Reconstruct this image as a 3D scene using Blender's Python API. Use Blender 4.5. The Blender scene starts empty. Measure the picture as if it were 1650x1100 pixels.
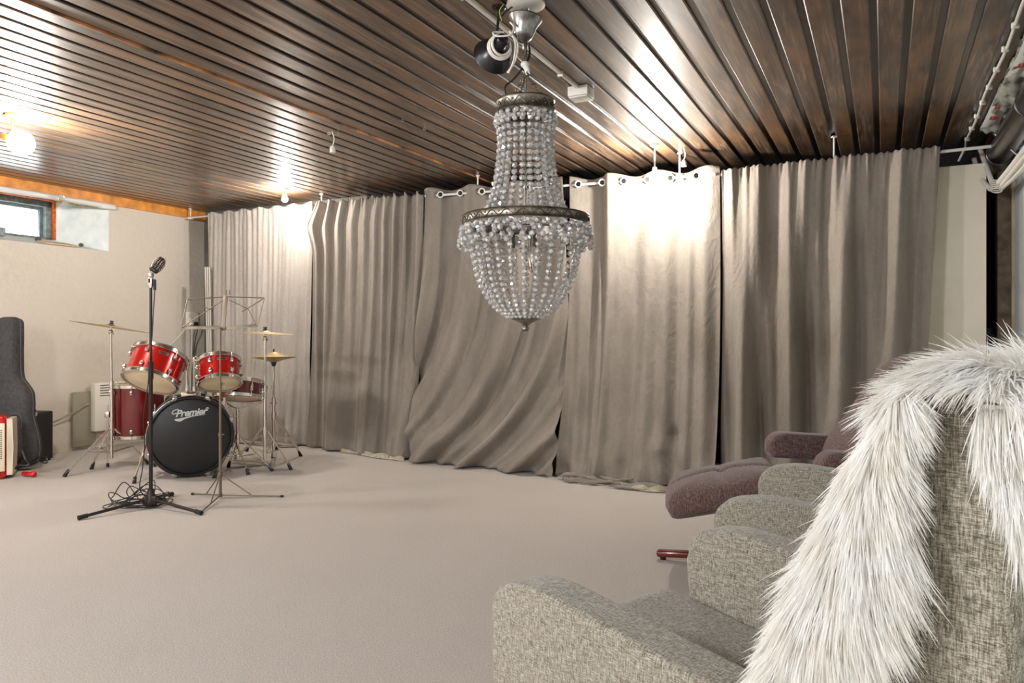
import bpy, bmesh, math, random
from mathutils import Vector, Matrix
import numpy as np
random.seed(7); rng = np.random.default_rng(7)
PI = math.pi
# ------------------------------------------------------------------ camera, world, exposure
F = 1180.0; HOR = 540.0; EYE = 1.05
scene = bpy.context.scene; COL = scene.collection
cam_d = bpy.data.cameras.new('camera'); cam = bpy.data.objects.new('camera', cam_d); COL.objects.link(cam)
cam_d.sensor_width = 36; cam_d.lens = F/1650*36; cam_d.shift_y = -(550-HOR)/1650
cam_d.clip_start = 0.02
cam.location = (0, 0, EYE); cam.rotation_euler = (PI/2, 0, 0); scene.camera = cam
w = bpy.data.worlds.new('daylight'); scene.world = w; w.use_nodes = True
w.node_tree.nodes['Background'].inputs[0].default_value = (0.80, 0.92, 1.0, 1)
w.node_tree.nodes['Background'].inputs[1].default_value = 26.0
scene.view_settings.view_transform = 'Standard'; scene.view_settings.look = 'None'
scene.view_settings.gamma = 1; scene.view_settings.use_curve_mapping = False
scene.view_settings.exposure = 1.3
scene.cycles.max_bounces = 8; scene.cycles.transmission_bounces = 8; scene.cycles.sample_clamp_indirect = 4
scene.cycles.sample_clamp_direct = 0; scene.cycles.caustics_refractive = False; scene.cycles.caustics_reflective = False
LAMP_FILL = 100.0       # radiance of the fill globes added behind the camera
LAMP_BULB = 720.0; LAMP_GLOBE = 190.0

# ------------------------------------------------------------------ frames
RA = math.radians(26.95); RC, RS = math.cos(RA), math.sin(RA)
def room(u, v, z=0.0):            # room axes (along the curtain wall, along the side walls) to world
    return Vector((u*RC + v*RS, -u*RS + v*RC, z))
def at(x, y, Y):                  # point seen at (x, y) of the picture at distance Y
    return Vector(((x-825)/F*Y, Y, EYE + (HOR-y)/F*Y))
def flr(x, y):
    Y = EYE*F/(y-HOR); return Vector(((x-825)/F*Y, Y, 0))
ROOM_M = Matrix.Rotation(-RA, 4, 'Z')
HC = 2.38

# ------------------------------------------------------------------ objects
def tag(o, label=None, cat=None, group=None, kind=None):
    if label: o['label'] = label
    if cat: o['category'] = cat
    if group: o['group'] = group
    if kind: o['kind'] = kind
    return o
def thing(name, label, cat, loc=(0, 0, 0), rotz=0, group=None):
    o = bpy.data.objects.new(name, None); COL.objects.link(o); o.empty_display_size = .1
    o.location = loc; o.rotation_euler = (0, 0, rotz)
    tag(o, label, cat, group)
    o['_m'] = 0; del o['_m']
    return o
def wm(o):
    m = Matrix.LocRotScale(o.location, o.rotation_euler, o.scale)
    return wm(o.parent) @ m if o.parent else m
class MB:
    def __init__(s): s.v = []; s.f = []; s.mi = []; s.cur = 0
    def add(s, vs, fs, M=None):
        n = len(s.v)
        s.v += [tuple(M @ Vector(p)) for p in vs] if M is not None else [tuple(p) for p in vs]
        s.f += [tuple(i+n for i in f) for f in fs]; s.mi += [s.cur]*len(fs)
        return s
    def box(s, c, size, M=None, bev=0.0, seg=2):
        x, y, z = [d/2 for d in size]; c = Vector(c)
        if bev <= 0:
            vs = [c+Vector((i*x, j*y, k*z)) for i in (-1, 1) for j in (-1, 1) for k in (-1, 1)]
            return s.add(vs, [(0, 1, 3, 2), (4, 6, 7, 5), (0, 4, 5, 1), (2, 3, 7, 6), (0, 2, 6, 4), (1, 5, 7, 3)], M)
        bm = bmesh.new(); bmesh.ops.create_cube(bm, size=1.0)
        for q in bm.verts: q.co = Vector((q.co.x*2*x, q.co.y*2*y, q.co.z*2*z)) + c
        bmesh.ops.bevel(bm, geom=bm.edges[:], offset=min(bev, .49*min(size)), segments=seg, profile=.5, affect='EDGES')
        return s.bm(bm, M)
    def bm(s, bm, M=None):
        bm.verts.index_update(); vs = [q.co.copy() for q in bm.verts]; fs = [tuple(q.index for q in f.verts) for f in bm.faces]
        bm.free(); return s.add(vs, fs, M)
    def tube(s, pts, r, n=8, caps=True, M=None, closed=False):
        pts = [Vector(p) for p in pts]; k = len(pts)
        rs = r if isinstance(r, (list, tuple)) else [r]*k
        T = []
        for i in range(k):
            if closed: t = pts[(i+1) % k]-pts[i-1]
            else: t = pts[min(i+1, k-1)]-pts[max(i-1, 0)]
            T.append(t.normalized() if t.length > 1e-9 else Vector((0, 0, 1)))
        a = T[0].orthogonal().normalized(); vs = []; fs = []
        for i in range(k):
            a = (a - T[i]*a.dot(T[i]))
            a = a.normalized() if a.length > 1e-6 else T[i].orthogonal().normalized()
            b = T[i].cross(a)
            for j in range(n):
                th = 2*PI*j/n; vs.append(pts[i] + (a*math.cos(th)+b*math.sin(th))*rs[i])
        for i in range(k if closed else k-1):
            for j in range(n):
                fs.append((i*n+j, i*n+(j+1) % n, ((i+1) % k)*n+(j+1) % n, ((i+1) % k)*n+j))
        if caps and not closed:
            fs.append(tuple(range(n))[::-1]); fs.append(tuple((k-1)*n+j for j in range(n)))
        return s.add(vs, fs, M)
    def lathe(s, prof, n=32, M=None, closed=False):     # prof: (r, z) list around local z
        vs = []; fs = []; k = len(prof)
        for r, z in prof:
            for j in range(n):
                th = 2*PI*j/n; vs.append((r*math.cos(th), r*math.sin(th), z))
        for i in range(k if closed else k-1):
            for j in range(n):
                fs.append((i*n+j, i*n+(j+1) % n, ((i+1) % k)*n+(j+1) % n, ((i+1) % k)*n+j))
        if not closed:
            if prof[0][0] > 1e-4: fs.append(tuple(range(n))[::-1])
            if prof[-1][0] > 1e-4: fs.append(tuple((k-1)*n+j for j in range(n)))
        return s.add(vs, fs, M)
    def ring(s, R, r, n=32, m=8, M=None):
        return s.lathe([(R+r*math.cos(2*PI*i/m), r*math.sin(2*PI*i/m)) for i in range(m)], n, M, closed=True)
    def ball(s, c, r, n=16, m=10, M=None, sq=1.0):
        T = Matrix.Translation(c); T = M @ T if M is not None else T
        return s.lathe([(max(r*math.sin(PI*i/m), 1e-5), -r*sq*math.cos(PI*i/m)) for i in range(m+1)], n, T)
    def prism(s, poly, y0, y1, M=None, bev=0.0, seg=3, axis='y'):   # poly in (x, z), extruded along y
        bm = bmesh.new()
        def P(p, y): return (p[0], y, p[1]) if axis == 'y' else (p[0], p[1], y)
        a = [bm.verts.new(P(p, y0)) for p in poly]; b = [bm.verts.new(P(p, y1)) for p in poly]
        bm.faces.new(a[::-1]); bm.faces.new(b); n = len(poly)
        for i in range(n): bm.faces.new((a[i], a[(i+1) % n], b[(i+1) % n], b[i]))
        bmesh.ops.recalc_face_normals(bm, faces=bm.faces[:])
        if bev > 0:
            es = [e for e in bm.edges if len(e.link_faces) == 2 and e.calc_face_angle(0) > .6]
            bmesh.ops.bevel(bm, geom=es, offset=bev, segments=seg, profile=.5, affect='EDGES', clamp_overlap=True)
        return s.bm(bm, M)
    def build(s, name, mat, parent=None, smooth=True, world=False, ang=40, link=True):
        me = bpy.data.meshes.new(name)
        vs = s.v
        if world and parent is not None:
            inv = wm(parent).inverted(); vs = [tuple(inv @ Vector(p)) for p in vs]
        me.from_pydata(vs, [], s.f)
        mats = mat if isinstance(mat, (list, tuple)) else [mat]
        for m_ in mats: me.materials.append(m_)
        if len(mats) > 1: me.polygons.foreach_set('material_index', s.mi)
        if smooth:
            me.polygons.foreach_set('use_smooth', [True]*len(me.polygons))
            me.set_sharp_from_angle(angle=math.radians(ang))
        me.update()
        bm = bmesh.new(); bm.from_mesh(me); bmesh.ops.recalc_face_normals(bm, faces=bm.faces[:]); bm.to_mesh(me); bm.free()
        o = bpy.data.objects.new(name, me); COL.objects.link(o)
        if parent is not None: o.parent = parent
        return o
def kids(o): return [c for c in bpy.data.objects if c.parent == o]
def copy_tree(o, parent=None):
    c = o.copy(); COL.objects.link(c)
    if parent is not None: c.parent = parent
    for k_ in kids(o): copy_tree(k_, c)
    return c
def catmull(pts, n=8):
    pts = [Vector(p) for p in pts]; P = [pts[0]]+pts+[pts[-1]]; out = []
    for i in range(1, len(P)-2):
        for j in range(n):
            t = j/n; a, b, c, d = P[i-1], P[i], P[i+1], P[i+2]
            out.append(.5*((2*b)+(c-a)*t+(2*a-5*b+4*c-d)*t*t+(3*b-a-3*c+d)*t**3))
    out.append(pts[-1]); return out
def frame(origin, zdir, xhint=(1, 0, 0)):
    z = Vector(zdir).normalized(); x = Vector(xhint); x = (x-z*x.dot(z))
    x = x.normalized() if x.length > 1e-5 else z.orthogonal().normalized(); y = z.cross(x)
    M = Matrix((x, y, z)).transposed().to_4x4(); M.translation = Vector(origin); return M

# ------------------------------------------------------------------ materials
def lin(c):
    return tuple(((x/255)/12.92 if x/255 <= .04045 else ((x/255+.055)/1.055)**2.4) for x in c)+(1,)
class Mt:
    def __init__(s, name, col=(200, 200, 200), rough=.5, metal=0.0, **kw):
        s.m = bpy.data.materials.new(name); s.m.use_nodes = True; s.t = s.m.node_tree; s.n = s.t.nodes
        s.b = s.n['Principled BSDF']; s.b.inputs['Base Color'].default_value = lin(col)
        s.b.inputs['Roughness'].default_value = rough; s.b.inputs['Metallic'].default_value = metal
        for k, v_ in kw.items(): s.b.inputs[k.replace('_', ' ')].default_value = v_
    def node(s, typ, **kw):
        n = s.n.new(typ)
        for k, v_ in kw.items(): setattr(n, k, v_)
        return n
    def link(s, a, b): s.t.links.new(a, b)
    def coord(s, scale=(1, 1, 1), kind='Object', add=None):
        c = s.node('ShaderNodeTexCoord'); m = s.node('ShaderNodeMapping'); m.inputs['Scale'].default_value = scale
        src = c.outputs[kind]
        if add is not None:
            a = s.node('ShaderNodeVectorMath', operation='ADD'); s.link(src, a.inputs[0]); s.link(add, a.inputs[1]); src = a.outputs[0]
        s.link(src, m.inputs[0]); return m.outputs[0]
    def noise(s, vec, scale=5, detail=4, rough=.55, dist=0):
        n = s.node('ShaderNodeTexNoise'); n.inputs['Scale'].default_value = scale; n.inputs['Detail'].default_value = detail
        n.inputs['Roughness'].default_value = rough; n.inputs['Distortion'].default_value = dist; s.link(vec, n.inputs['Vector']); return n.outputs['Fac']
    def ramp(s, fac, stops):
        r = s.node('ShaderNodeValToRGB'); e = r.color_ramp.elements
        while len(e) < len(stops): e.new(.5)
        for i, (p, c) in enumerate(stops): e[i].position = p; e[i].color = lin(c)
        s.link(fac, r.inputs[0]); return r.outputs[0]
    def mix(s, fac, a, b, mode='MIX'):
        m = s.node('ShaderNodeMix', data_type='RGBA', blend_type=mode)
        for i, v_ in ((0, fac), (6, a), (7, b)):
            if isinstance(v_, (int, float)): m.inputs[i].default_value = v_
            elif isinstance(v_, tuple): m.inputs[i].default_value = lin(v_)
            else: s.link(v_, m.inputs[i])
        return m.outputs[2]
    def math(s, op, a, b=0.0):
        m = s.node('ShaderNodeMath', operation=op)
        for i, v_ in ((0, a), (1, b)):
            if isinstance(v_, (int, float)): m.inputs[i].default_value = v_
            else: s.link(v_, m.inputs[i])
        return m.outputs[0]
    def bump(s, h, strength=.3, dist=.01):
        b = s.node('ShaderNodeBump'); b.inputs['Strength'].default_value = strength; b.inputs['Distance'].default_value = dist
        s.link(h, b.inputs['Height']); s.link(b.outputs[0], s.b.inputs['Normal'])
    def color(s, c): s.link(c, s.b.inputs['Base Color'])
    def emit(s, col, strength):
        s.b.inputs['Emission Color'].default_value = lin(col); s.b.inputs['Emission Strength'].default_value = strength; return s
def simple(name, col, rough=.5, metal=0.0, nscale=0, amt=.25, bump=0, **kw):
    m = Mt(name, col, rough, metal, **kw)
    if nscale:
        f = m.noise(m.coord(), nscale, 5)
        dark = tuple(int(c*(1-amt)) for c in col); light = tuple(min(255, int(c*(1+amt*.5))) for c in col)
        m.color(m.ramp(f, [(.3, dark), (.7, light)]))
        if bump: m.bump(f, bump, .005)
    return m.m
M_ = {}
M_['chrome'] = simple('chrome', (225, 222, 216), .16, 1.0)
M_['nickel'] = simple('nickel steel', (176, 168, 156), .32, 1.0)
M_['black_metal'] = simple('black enamel', (28, 27, 27), .3, 0.0)
M_['dark_steel'] = simple('dark steel', (72, 66, 60), .35, .8)
M_['black_plastic'] = simple('black plastic', (20, 20, 20), .45)
M_['rubber'] = simple('rubber', (24, 23, 22), .75)
M_['white_plastic'] = simple('white plastic', (228, 224, 214), .4)
M_['white_paint'] = simple('white enamel paint', (222, 220, 214), .35)
M_['brass'] = simple('cymbal bronze', (214, 190, 138), .28, .9)
M_['drum_head'] = simple('cream drum head', (226, 206, 172), .4, nscale=6, amt=.08)
M_['black_head'] = simple('black drum head', (26, 26, 27), .45)
M_['red_shell'] = simple('red lacquer', (176, 22, 16), .22, .35, Coat_Weight=.6)
M_['dark_red_shell'] = simple('dark red lacquer', (98, 10, 12), .2, .2, Coat_Weight=.7)
M_['grey_print'] = simple('silver grey print', (196, 196, 192), .5)
M_['nylon'] = simple('dark nylon cloth', (58, 56, 58), .7, nscale=40, amt=.25, bump=.3)
M_['tolex'] = simple('black vinyl covering', (30, 29, 29), .55, nscale=150, amt=.3, bump=.4)
M_['cream_grille'] = simple('cream celluloid', (226, 214, 190), .35)
M_['red_wood'] = simple('reddish lacquered wood', (104, 34, 20), .18, nscale=8, amt=.4, Coat_Weight=.6)
M_['orange_wood'] = simple('orange stained plank', (222, 146, 66), .5, nscale=9, amt=.22)
M_['beige_board'] = simple('beige board', (232, 224, 206), .45, nscale=3, amt=.03)
M_['concrete'] = simple('bare concrete', (128, 116, 98), .9, nscale=12, amt=.3, bump=.5)
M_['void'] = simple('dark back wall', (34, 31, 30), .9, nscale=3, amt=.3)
M_['backwall'] = simple('grey back wall', (96, 92, 86), .9, nscale=4, amt=.2)
M_['teal'] = simple('teal plastic', (20, 92, 112), .5)
M_['duct'] = simple('dull steel duct', (112, 106, 100), .3, .9, nscale=3, amt=.3)
M_['insulation'] = simple('wrinkled plastic and wool', (158, 160, 152), .35, nscale=9, amt=.35, bump=.8)
M_['moss'] = simple('mineral wool', (190, 176, 108), .95, nscale=60, amt=.5, bump=1)
M_['grey_frame'] = simple('weathered grey window paint', (118, 128, 128), .7, nscale=25, amt=.3, bump=.4)
M_['rust'] = simple('rusty orange lintel', (204, 104, 44), .85, nscale=45, amt=.35, bump=.6)
M_['pewter'] = simple('antique pewter', (122, 116, 106), .34, .95, nscale=30, amt=.35, bump=.2)
M_['paper'] = simple('off white paper', (232, 226, 214), .8)
M_['card'] = simple('tan cardboard', (214, 184, 150), .85)
M_['stone'] = simple('grey stone', (92, 90, 88), .9, nscale=30)
M_['twig'] = simple('bare twig', (92, 84, 80), .9)
M_['red_print'] = simple('red print', (206, 62, 48), .5)
M_['yellow_strap'] = simple('yellow strap', (222, 156, 44), .5)
M_['blue_tape'] = simple('blue tape', (60, 110, 190), .5)
M_['tape'] = simple('translucent white tape', (214, 216, 212), .25, Coat_Weight=.4)
M_['wire_green'] = simple('yellow green wire', (170, 186, 60), .5)

m = Mt('glass', (255, 255, 255), .02); m.b.inputs['Transmission Weight'].default_value = 1.0; m.b.inputs['IOR'].default_value = 1.45
M_['glass'] = m.m
# cut crystal: clear glass with a bright polished skin
m = Mt('cut crystal', (250, 250, 250), .03, IOR=1.6); m.b.inputs['Transmission Weight'].default_value = .55
m.b.inputs['Base Color'].default_value = (.98, .98, .98, 1)
gl_ = m.node('ShaderNodeBsdfGlossy'); gl_.inputs[0].default_value = (.96, .96, .95, 1); gl_.inputs['Roughness'].default_value = .06
ms_ = m.node('ShaderNodeMixShader'); ms_.inputs[0].default_value = .30; m.link(m.b.outputs[0], ms_.inputs[1]); m.link(gl_.outputs[0], ms_.inputs[2]); m.link(ms_.outputs[0], m.n['Material Output'].inputs[0])
M_['crystal'] = m.m

m = Mt('warm plaster', (226, 214, 196), .9)
c = m.coord(); f1 = m.noise(c, 1.4, 6, .6); f2 = m.noise(c, 22, 6, .62)
m.color(m.mix(m.ramp(f2, [(.3, (0, 0, 0)), (.62, (255, 255, 255))]), m.ramp(f1, [(.3, (202, 191, 176)), (.7, (218, 208, 195))]), (212, 202, 187)))
m.bump(m.math('ADD', m.math('MULTIPLY', f2, 1.0), m.math('MULTIPLY', f1, 2.0)), .35, .02); M_['plaster'] = m.m
m = Mt('pale painted plaster', (226, 232, 230), .8); f = m.noise(m.coord(), 9, 5)
m.color(m.ramp(f, [(.3, (214, 224, 222)), (.7, (238, 240, 236))])); m.bump(f, .5, .02); M_['plaster_white'] = m.m

# short pile carpet
m = Mt('grey carpet', (150, 144, 138), .97); c = m.coord(); f1 = m.noise(c, 170, 4, .7); f2 = m.noise(c, 1.7, 4); f3 = m.noise(c, 520, 2)
base = m.ramp(f1, [(.3, (176, 169, 162)), (.5, (205, 198, 191)), (.72, (227, 221, 214))])
m.color(m.mix(.6, base, m.mix(f2, (234, 232, 229), (255, 253, 251)), 'MULTIPLY')); m.bump(m.math('ADD', f1, f3), .55, .006)
m.b.inputs['Specular IOR Level'].default_value = .1; M_['carpet'] = m.m

# stained, varnished boards (a value stored per board shifts the grain)
def wood(name, dark, mid, light, rough):
    m = Mt(name, mid, rough); at_ = m.node('ShaderNodeAttribute', attribute_name='board')
    sc = m.node('ShaderNodeVectorMath', operation='SCALE'); m.link(at_.outputs['Vector'], sc.inputs[0]); sc.inputs[3].default_value = 37.0
    g = m.noise(m.coord((45, 2.2, 1), add=sc.outputs[0]), 1.0, 8, .62, 1.2)
    fine = m.noise(m.coord((260, 5, 1), add=sc.outputs[0]), 1.0, 5, .6, .3)
    blot = m.noise(m.coord((5, 1.3, 1), add=sc.outputs[0]), 1.0, 4, .6, .5)
    knot = m.node('ShaderNodeTexVoronoi'); m.link(m.coord((7.6, 1.7, 1), add=sc.outputs[0]), knot.inputs['Vector']); knot.inputs['Scale'].default_value = 1.0
    kn = m.ramp(knot.outputs['Distance'], [(.03, (255, 255, 255)), (.16, (0, 0, 0))])
    base = m.ramp(g, [(.28, dark), (.5, mid), (.72, light)])
    b2 = m.mix(m.ramp(blot, [(.38, (0, 0, 0)), (.68, (235, 235, 235))]), base, dark)
    blot2 = m.noise(m.coord((3.2, .9, 1), add=sc.outputs[0]), 1.0, 3, .55, .8)
    warm = m.mix(m.ramp(blot2, [(.5, (0, 0, 0)), (.68, (220, 220, 220))]), b2, tuple(int(x*k_) for x, k_ in zip(light, (.85, .72, .58))))
    b3 = m.mix(m.math('MULTIPLY', at_.outputs['Fac'], .30), warm, mid)
    m.color(m.mix(m.math('MULTIPLY', kn, .75), b3, dark))
    r = m.node('ShaderNodeMapRange'); m.link(g, r.inputs[0]); r.inputs[3].default_value = rough-.07; r.inputs[4].default_value = rough+.12
    m.link(r.outputs[0], m.b.inputs['Roughness']); m.bump(m.math('ADD', g, m.math('MULTIPLY', fine, .8)), .35, .0022)
    m.b.inputs['Coat Weight'].default_value = .8; m.b.inputs['Coat Roughness'].default_value = .25; m.b.inputs['Coat IOR'].default_value = 1.5
    return m.m
M_['board'] = wood('stained ceiling board', (44, 35, 29), (108, 86, 68), (172, 146, 120), .42)
M_['board_gap'] = wood('dark stained board groove', (26, 18, 14), (44, 31, 24), (66, 48, 36), .35)

# velvet curtain
def velvet(name, a, b):
    m = Mt(name, a, .85); c = m.coord(); f1 = m.noise(m.coord((1, 1, .35)), 5, 6, .6); f2 = m.noise(c, 38, 5, .6); f3 = m.noise(m.coord((1, 1, .25)), 300, 2)
    m.color(m.mix(m.math('MULTIPLY', f2, .5), m.ramp(f1, [(.3, a), (.7, b)]), tuple(int(x*.84) for x in a)))
    f4 = m.noise(m.coord((1, 1, .55)), 11, 3, .5, 2.2); m.bump(m.math('ADD', m.math('MULTIPLY', f4, 1.6), m.math('ADD', m.math('MULTIPLY', f2, .8), m.math('ADD', m.math('MULTIPLY', f1, 1.5), m.math('MULTIPLY', f3, .15)))), .42, .010)
    m.b.inputs['Sheen Weight'].default_value = .45; m.b.inputs['Sheen Roughness'].default_value = .35; m.b.inputs['Sheen Tint'].default_value = lin((232, 226, 220))
    m.b.inputs['Specular IOR Level'].default_value = .15
    return m.m
M_['velvet'] = velvet('grey velvet', (130, 122, 112), (156, 147, 137))
M_['velvet_light'] = velvet('pale grey velvet', (164, 156, 147), (188, 180, 171))
M_['lining'] = simple('curtain lining', (176, 166, 146), .9, nscale=30, amt=.15, bump=.3)

# woven upholstery: two crossed stretched noises
def weave(name, dark, mid, light, s=1.0, bump=.5):
    m = Mt(name, mid, .95)
    a = m.noise(m.coord((60*s, 520*s, 520*s)), 1, 3, .7, .4); b = m.noise(m.coord((480*s, 70*s, 50*s)), 1, 3, .7, .4); c = m.noise(m.coord(), 420*s, 3, .7)
    sm = m.math('ADD', m.math('ADD', m.math('MULTIPLY', a, .4), m.math('MULTIPLY', b, .4)), m.math('MULTIPLY', c, .2))
    m.color(m.ramp(sm, [(.40, dark), (.50, mid), (.575, light)])); m.bump(sm, bump, .003)
    m.b.inputs['Sheen Weight'].default_value = .25; m.b.inputs['Specular IOR Level'].default_value = .1
    return m.m
M_['tweed'] = weave('greige woven upholstery', (82, 76, 64), (144, 138, 124), (192, 186, 172), 1.3)
M_['tweed_side'] = M_['tweed']
M_['brown_tweed'] = weave('mauve brown upholstery', (52, 40, 40), (96, 76, 73), (146, 122, 113), 1.1)
m = Mt('white long wool', (250, 246, 236), .75); m.b.inputs['Sheen Weight'].default_value = .3
hn = m.noise(m.coord(), 26, 3); hc_ = m.ramp(hn, [(.3, (248, 245, 238)), (.6, (254, 254, 252))]); m.color(hc_)
tr = m.node('ShaderNodeBsdfTranslucent'); m.link(hc_, tr.inputs[0]); mx_ = m.node('ShaderNodeMixShader'); mx_.inputs[0].default_value = .45
m.link(m.b.outputs[0], mx_.inputs[1]); m.link(tr.outputs[0], mx_.inputs[2]); m.link(mx_.outputs[0], m.n['Material Output'].inputs[0]); M_['wool'] = m.m
M_['pelt'] = simple('sheepskin pelt', (246, 242, 234), .95, nscale=60, amt=.12, bump=.4)
M_['pearl_red'] = simple('red pearl celluloid', (196, 20, 20), .25, .2, nscale=38, amt=.6, Coat_Weight=.6)
M_['bulb'] = Mt('lit warm bulb', (255, 240, 214), .5).emit((255, 249, 240), LAMP_BULB).m
M_['globe'] = Mt('lit opal globe', (255, 244, 224), .5).emit((255, 249, 240), LAMP_GLOBE).m
M_['fill_lamp'] = Mt('added fill globe', (255, 246, 232), .5).emit((244, 248, 255), LAMP_FILL).m
# ================================================================== the room
def struct(name, mb, mat, smooth=False):
    o = mb.build(name, mat, None, smooth); o.matrix_world = ROOM_M; o['kind'] = 'structure'; return o
UL, UR, VN, VF = -6.59, .75, -3.0, 6.15
b = MB(); b.add([(UL-.1, VN, 0), (UR+.3, VN, 0), (UR+.3, VF, 0), (UL-.1, VF, 0)], [(0, 1, 2, 3)])
struct('floor', b, M_['carpet'])
# ceiling: boards with a recessed groove between them, all running along the side walls
cv = []; cf = []; cm = []; cb = []
def strip(u0, z0, u1, z1, mi, bv):
    n = len(cv); cv.extend([(u0, VN, z0), (u1, VN, z1), (u1, VF, z1), (u0, VF, z0)]); cf.append((n, n+1, n+2, n+3)); cm.append(mi); cb.append(bv)
def boards(ua, ub, wd, gap, dep, zface):
    n = max(1, round((ub-ua)/wd)); wd = (ub-ua)/n; ch = .005
    for i in range(n):
        a = ua+i*wd; bv = random.random(); e = a+wd
        strip(a, zface+dep, a+gap/2, zface+dep, 1, bv); strip(a+gap/2, zface+dep, a+gap/2, zface+ch, 1, bv)
        strip(a+gap/2, zface+ch, a+gap/2+ch, zface, 0, bv); strip(a+gap/2+ch, zface, e-gap/2-ch, zface, 0, bv)
        strip(e-gap/2-ch, zface, e-gap/2, zface+ch, 0, bv); strip(e-gap/2, zface+ch, e-gap/2, zface+dep, 1, bv); strip(e-gap/2, zface+dep, e, zface+dep, 1, bv)
SEAM = -3.05
boards(UL, SEAM, .118, .020, .012, HC); boards(SEAM, .48+.1313*2, .1313, .03, .012, HC)
strip(SEAM-.012, HC-.008, SEAM+.004, HC-.008, 2, .5); strip(SEAM-.012, HC+.012, SEAM-.012, HC-.008, 2, .5); strip(SEAM+.004, HC-.008, SEAM+.004, HC+.012, 2, .5)
me = bpy.data.meshes.new('ceiling'); me.from_pydata(cv, [], cf)
M_['seam'] = simple('raw split wood edge', (150, 104, 66), .4, nscale=5, amt=.8)
for k_ in ('board', 'board_gap', 'seam'): me.materials.append(M_[k_])
me.polygons.foreach_set('material_index', cm)
ca = me.color_attributes.new('board', 'FLOAT_COLOR', 'CORNER')
for p, bv in zip(me.polygons, cb):
    for li in p.loop_indices: ca.data[li].color = (bv, (bv*7.3) % 1, (bv*13.7) % 1, 1)
ceil = bpy.data.objects.new('ceiling', me); COL.objects.link(ceil); ceil.matrix_world = ROOM_M; ceil['kind'] = 'structure'
b = MB(); b.box(((UL+UR)/2, (VN+VF)/2, HC+.10), (UR-UL+1.2, VF-VN+.4, .08)); struct('ceiling_slab', b, M_['void']).name = 'trim_1'

# left wall with a deep cellar window niche; the niche is splayed and its sill slopes
WV0, WV1, WZ0 = 2.6, 4.48, 1.85            # niche opening on the room face
IU = -7.06; IV0, IV1, IZ0, IZ1 = 2.9, 4.22, 1.955, 2.315
b = MB()
T = .06
def quad(*p): b.add(p, [tuple(range(len(p)))])
quad((UL, VN, 0), (UL, 5.58, 0), (UL, 5.58, WZ0), (UL, VN, WZ0))
quad((UL, VN, WZ0), (UL, WV0, WZ0), (UL, WV0, HC), (UL, VN, HC)); quad((UL, WV1, WZ0), (UL, 5.58, WZ0), (UL, 5.58, HC), (UL, WV1, HC))
wl = struct('wall_left', b, M_['plaster'])
b = MB()
quad((UL, WV1, WZ0), (IU, IV1, IZ0), (IU, IV1, HC), (UL, WV1, HC)); quad((UL, WV0, WZ0), (UL, WV0, HC), (IU, IV0, HC), (IU, IV0, IZ0))
quad((UL, WV0, WZ0), (IU, IV0, IZ0), (IU, IV1, IZ0), (UL, WV1, WZ0))
struct('trim_2', b, M_['plaster_white'])
# beige lining and concrete over the niche
b = MB(); b.add([(UL-.02, WV0, HC-.02), (IU, IV0, HC-.04), (IU, IV1, HC-.04), (UL-.02, WV1, HC-.02)], [(0, 1, 2, 3)]); struct('trim_3', b, simple('buff board', (206, 186, 152), .8, nscale=5, amt=.15))
# window: frame, mullion, glass
wn = MB()
fw = .055
for (v0, v1, z0, z1) in ((IV0, IV1, IZ1-fw, IZ1), (IV0, IV1, IZ0-.01, IZ0+.02), (IV1-fw, IV1, IZ0, IZ1), (IV0, IV0+fw, IZ0, IZ1)):
    wn.box((IU-.02, (v0+v1)/2, (z0+z1)/2), (.06, v1-v0, z1-z0), bev=.004)
for (v0, v1, z0, z1) in ((IV0+fw, IV1-fw, IZ1-fw-.03, IZ1-fw), (IV1-fw-.03, IV1-fw, IZ0, IZ1-fw)):
    wn.box((IU-.06, (v0+v1)/2, (z0+z1)/2), (.04, v1-v0, z1-z0), bev=.003)
win = struct('window_1', wn, M_['grey_frame'])
gl = MB(); gl.box((IU-.07, (IV0+IV1)/2, (IZ0+IZ1)/2), (.006, IV1-IV0-.1, IZ1-IZ0-.06)); g = gl.build('pane', M_['glass'], win, False)
b = MB(); b.box((IU+.0, (IV0+IV1)/2, IZ1+.028), (.10, IV1-IV0+.06, .05), bev=.006); b.box((IU+.01, IV1+.012, (IZ0+IZ1)/2), (.06, .025, IZ1-IZ0)); struct('trim_4', b, M_['rust'])
# twigs beyond the pane
b = MB()
for k in range(9):
    v0 = 3.55+k*.085; p0 = Vector((IU-.35-.05*random.random(), v0, 1.93)); pts = [p0]
    for q in range(5):
        pts.append(pts[-1]+Vector((random.uniform(-.02, .02), random.uniform(-.07, .07), .06)))
    b.tube(catmull(pts, 4), .0016, 5)
for k in range(4):
    b.tube([(IU-.3, 3.3+.22*k+.22*t, 2.13-.05*math.sin(PI*t)) for t in [i/10 for i in range(11)]], .002, 5)
tw = b.build('bare_twigs', M_['twig']); tw.matrix_world = ROOM_M; tag(tw, 'thin bare twigs growing outside behind the cellar window pane', 'twigs', kind='stuff')
b = MB(); b.box((IU-.9, 3.6, 1.87), (1.5, 4, .1)); struct('ground_outside', b, M_['white_paint']).name = 'trim_5'

# orange plank along the top of the left wall
b = MB(); b.box((UL+.012, (VN+5.58)/2, HC-.045), (.024, 5.58-VN, .09), bev=.002)
struct('trim_6', b, M_['orange_wood'])
# pipe across the niche
b = MB(); b.tube([(UL+.03, .5, HC-.125), (UL+.03, WV1-.05, HC-.105)], .026, 10); b.box((UL+.02, WV1-.03, HC-.11), (.07, .16, .055), bev=.02)
p = b.build('white_pipe', M_['white_paint']); p.matrix_world = ROOM_M; tag(p, 'thick white pipe running under the orange plank above the cellar window', 'pipe')
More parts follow.
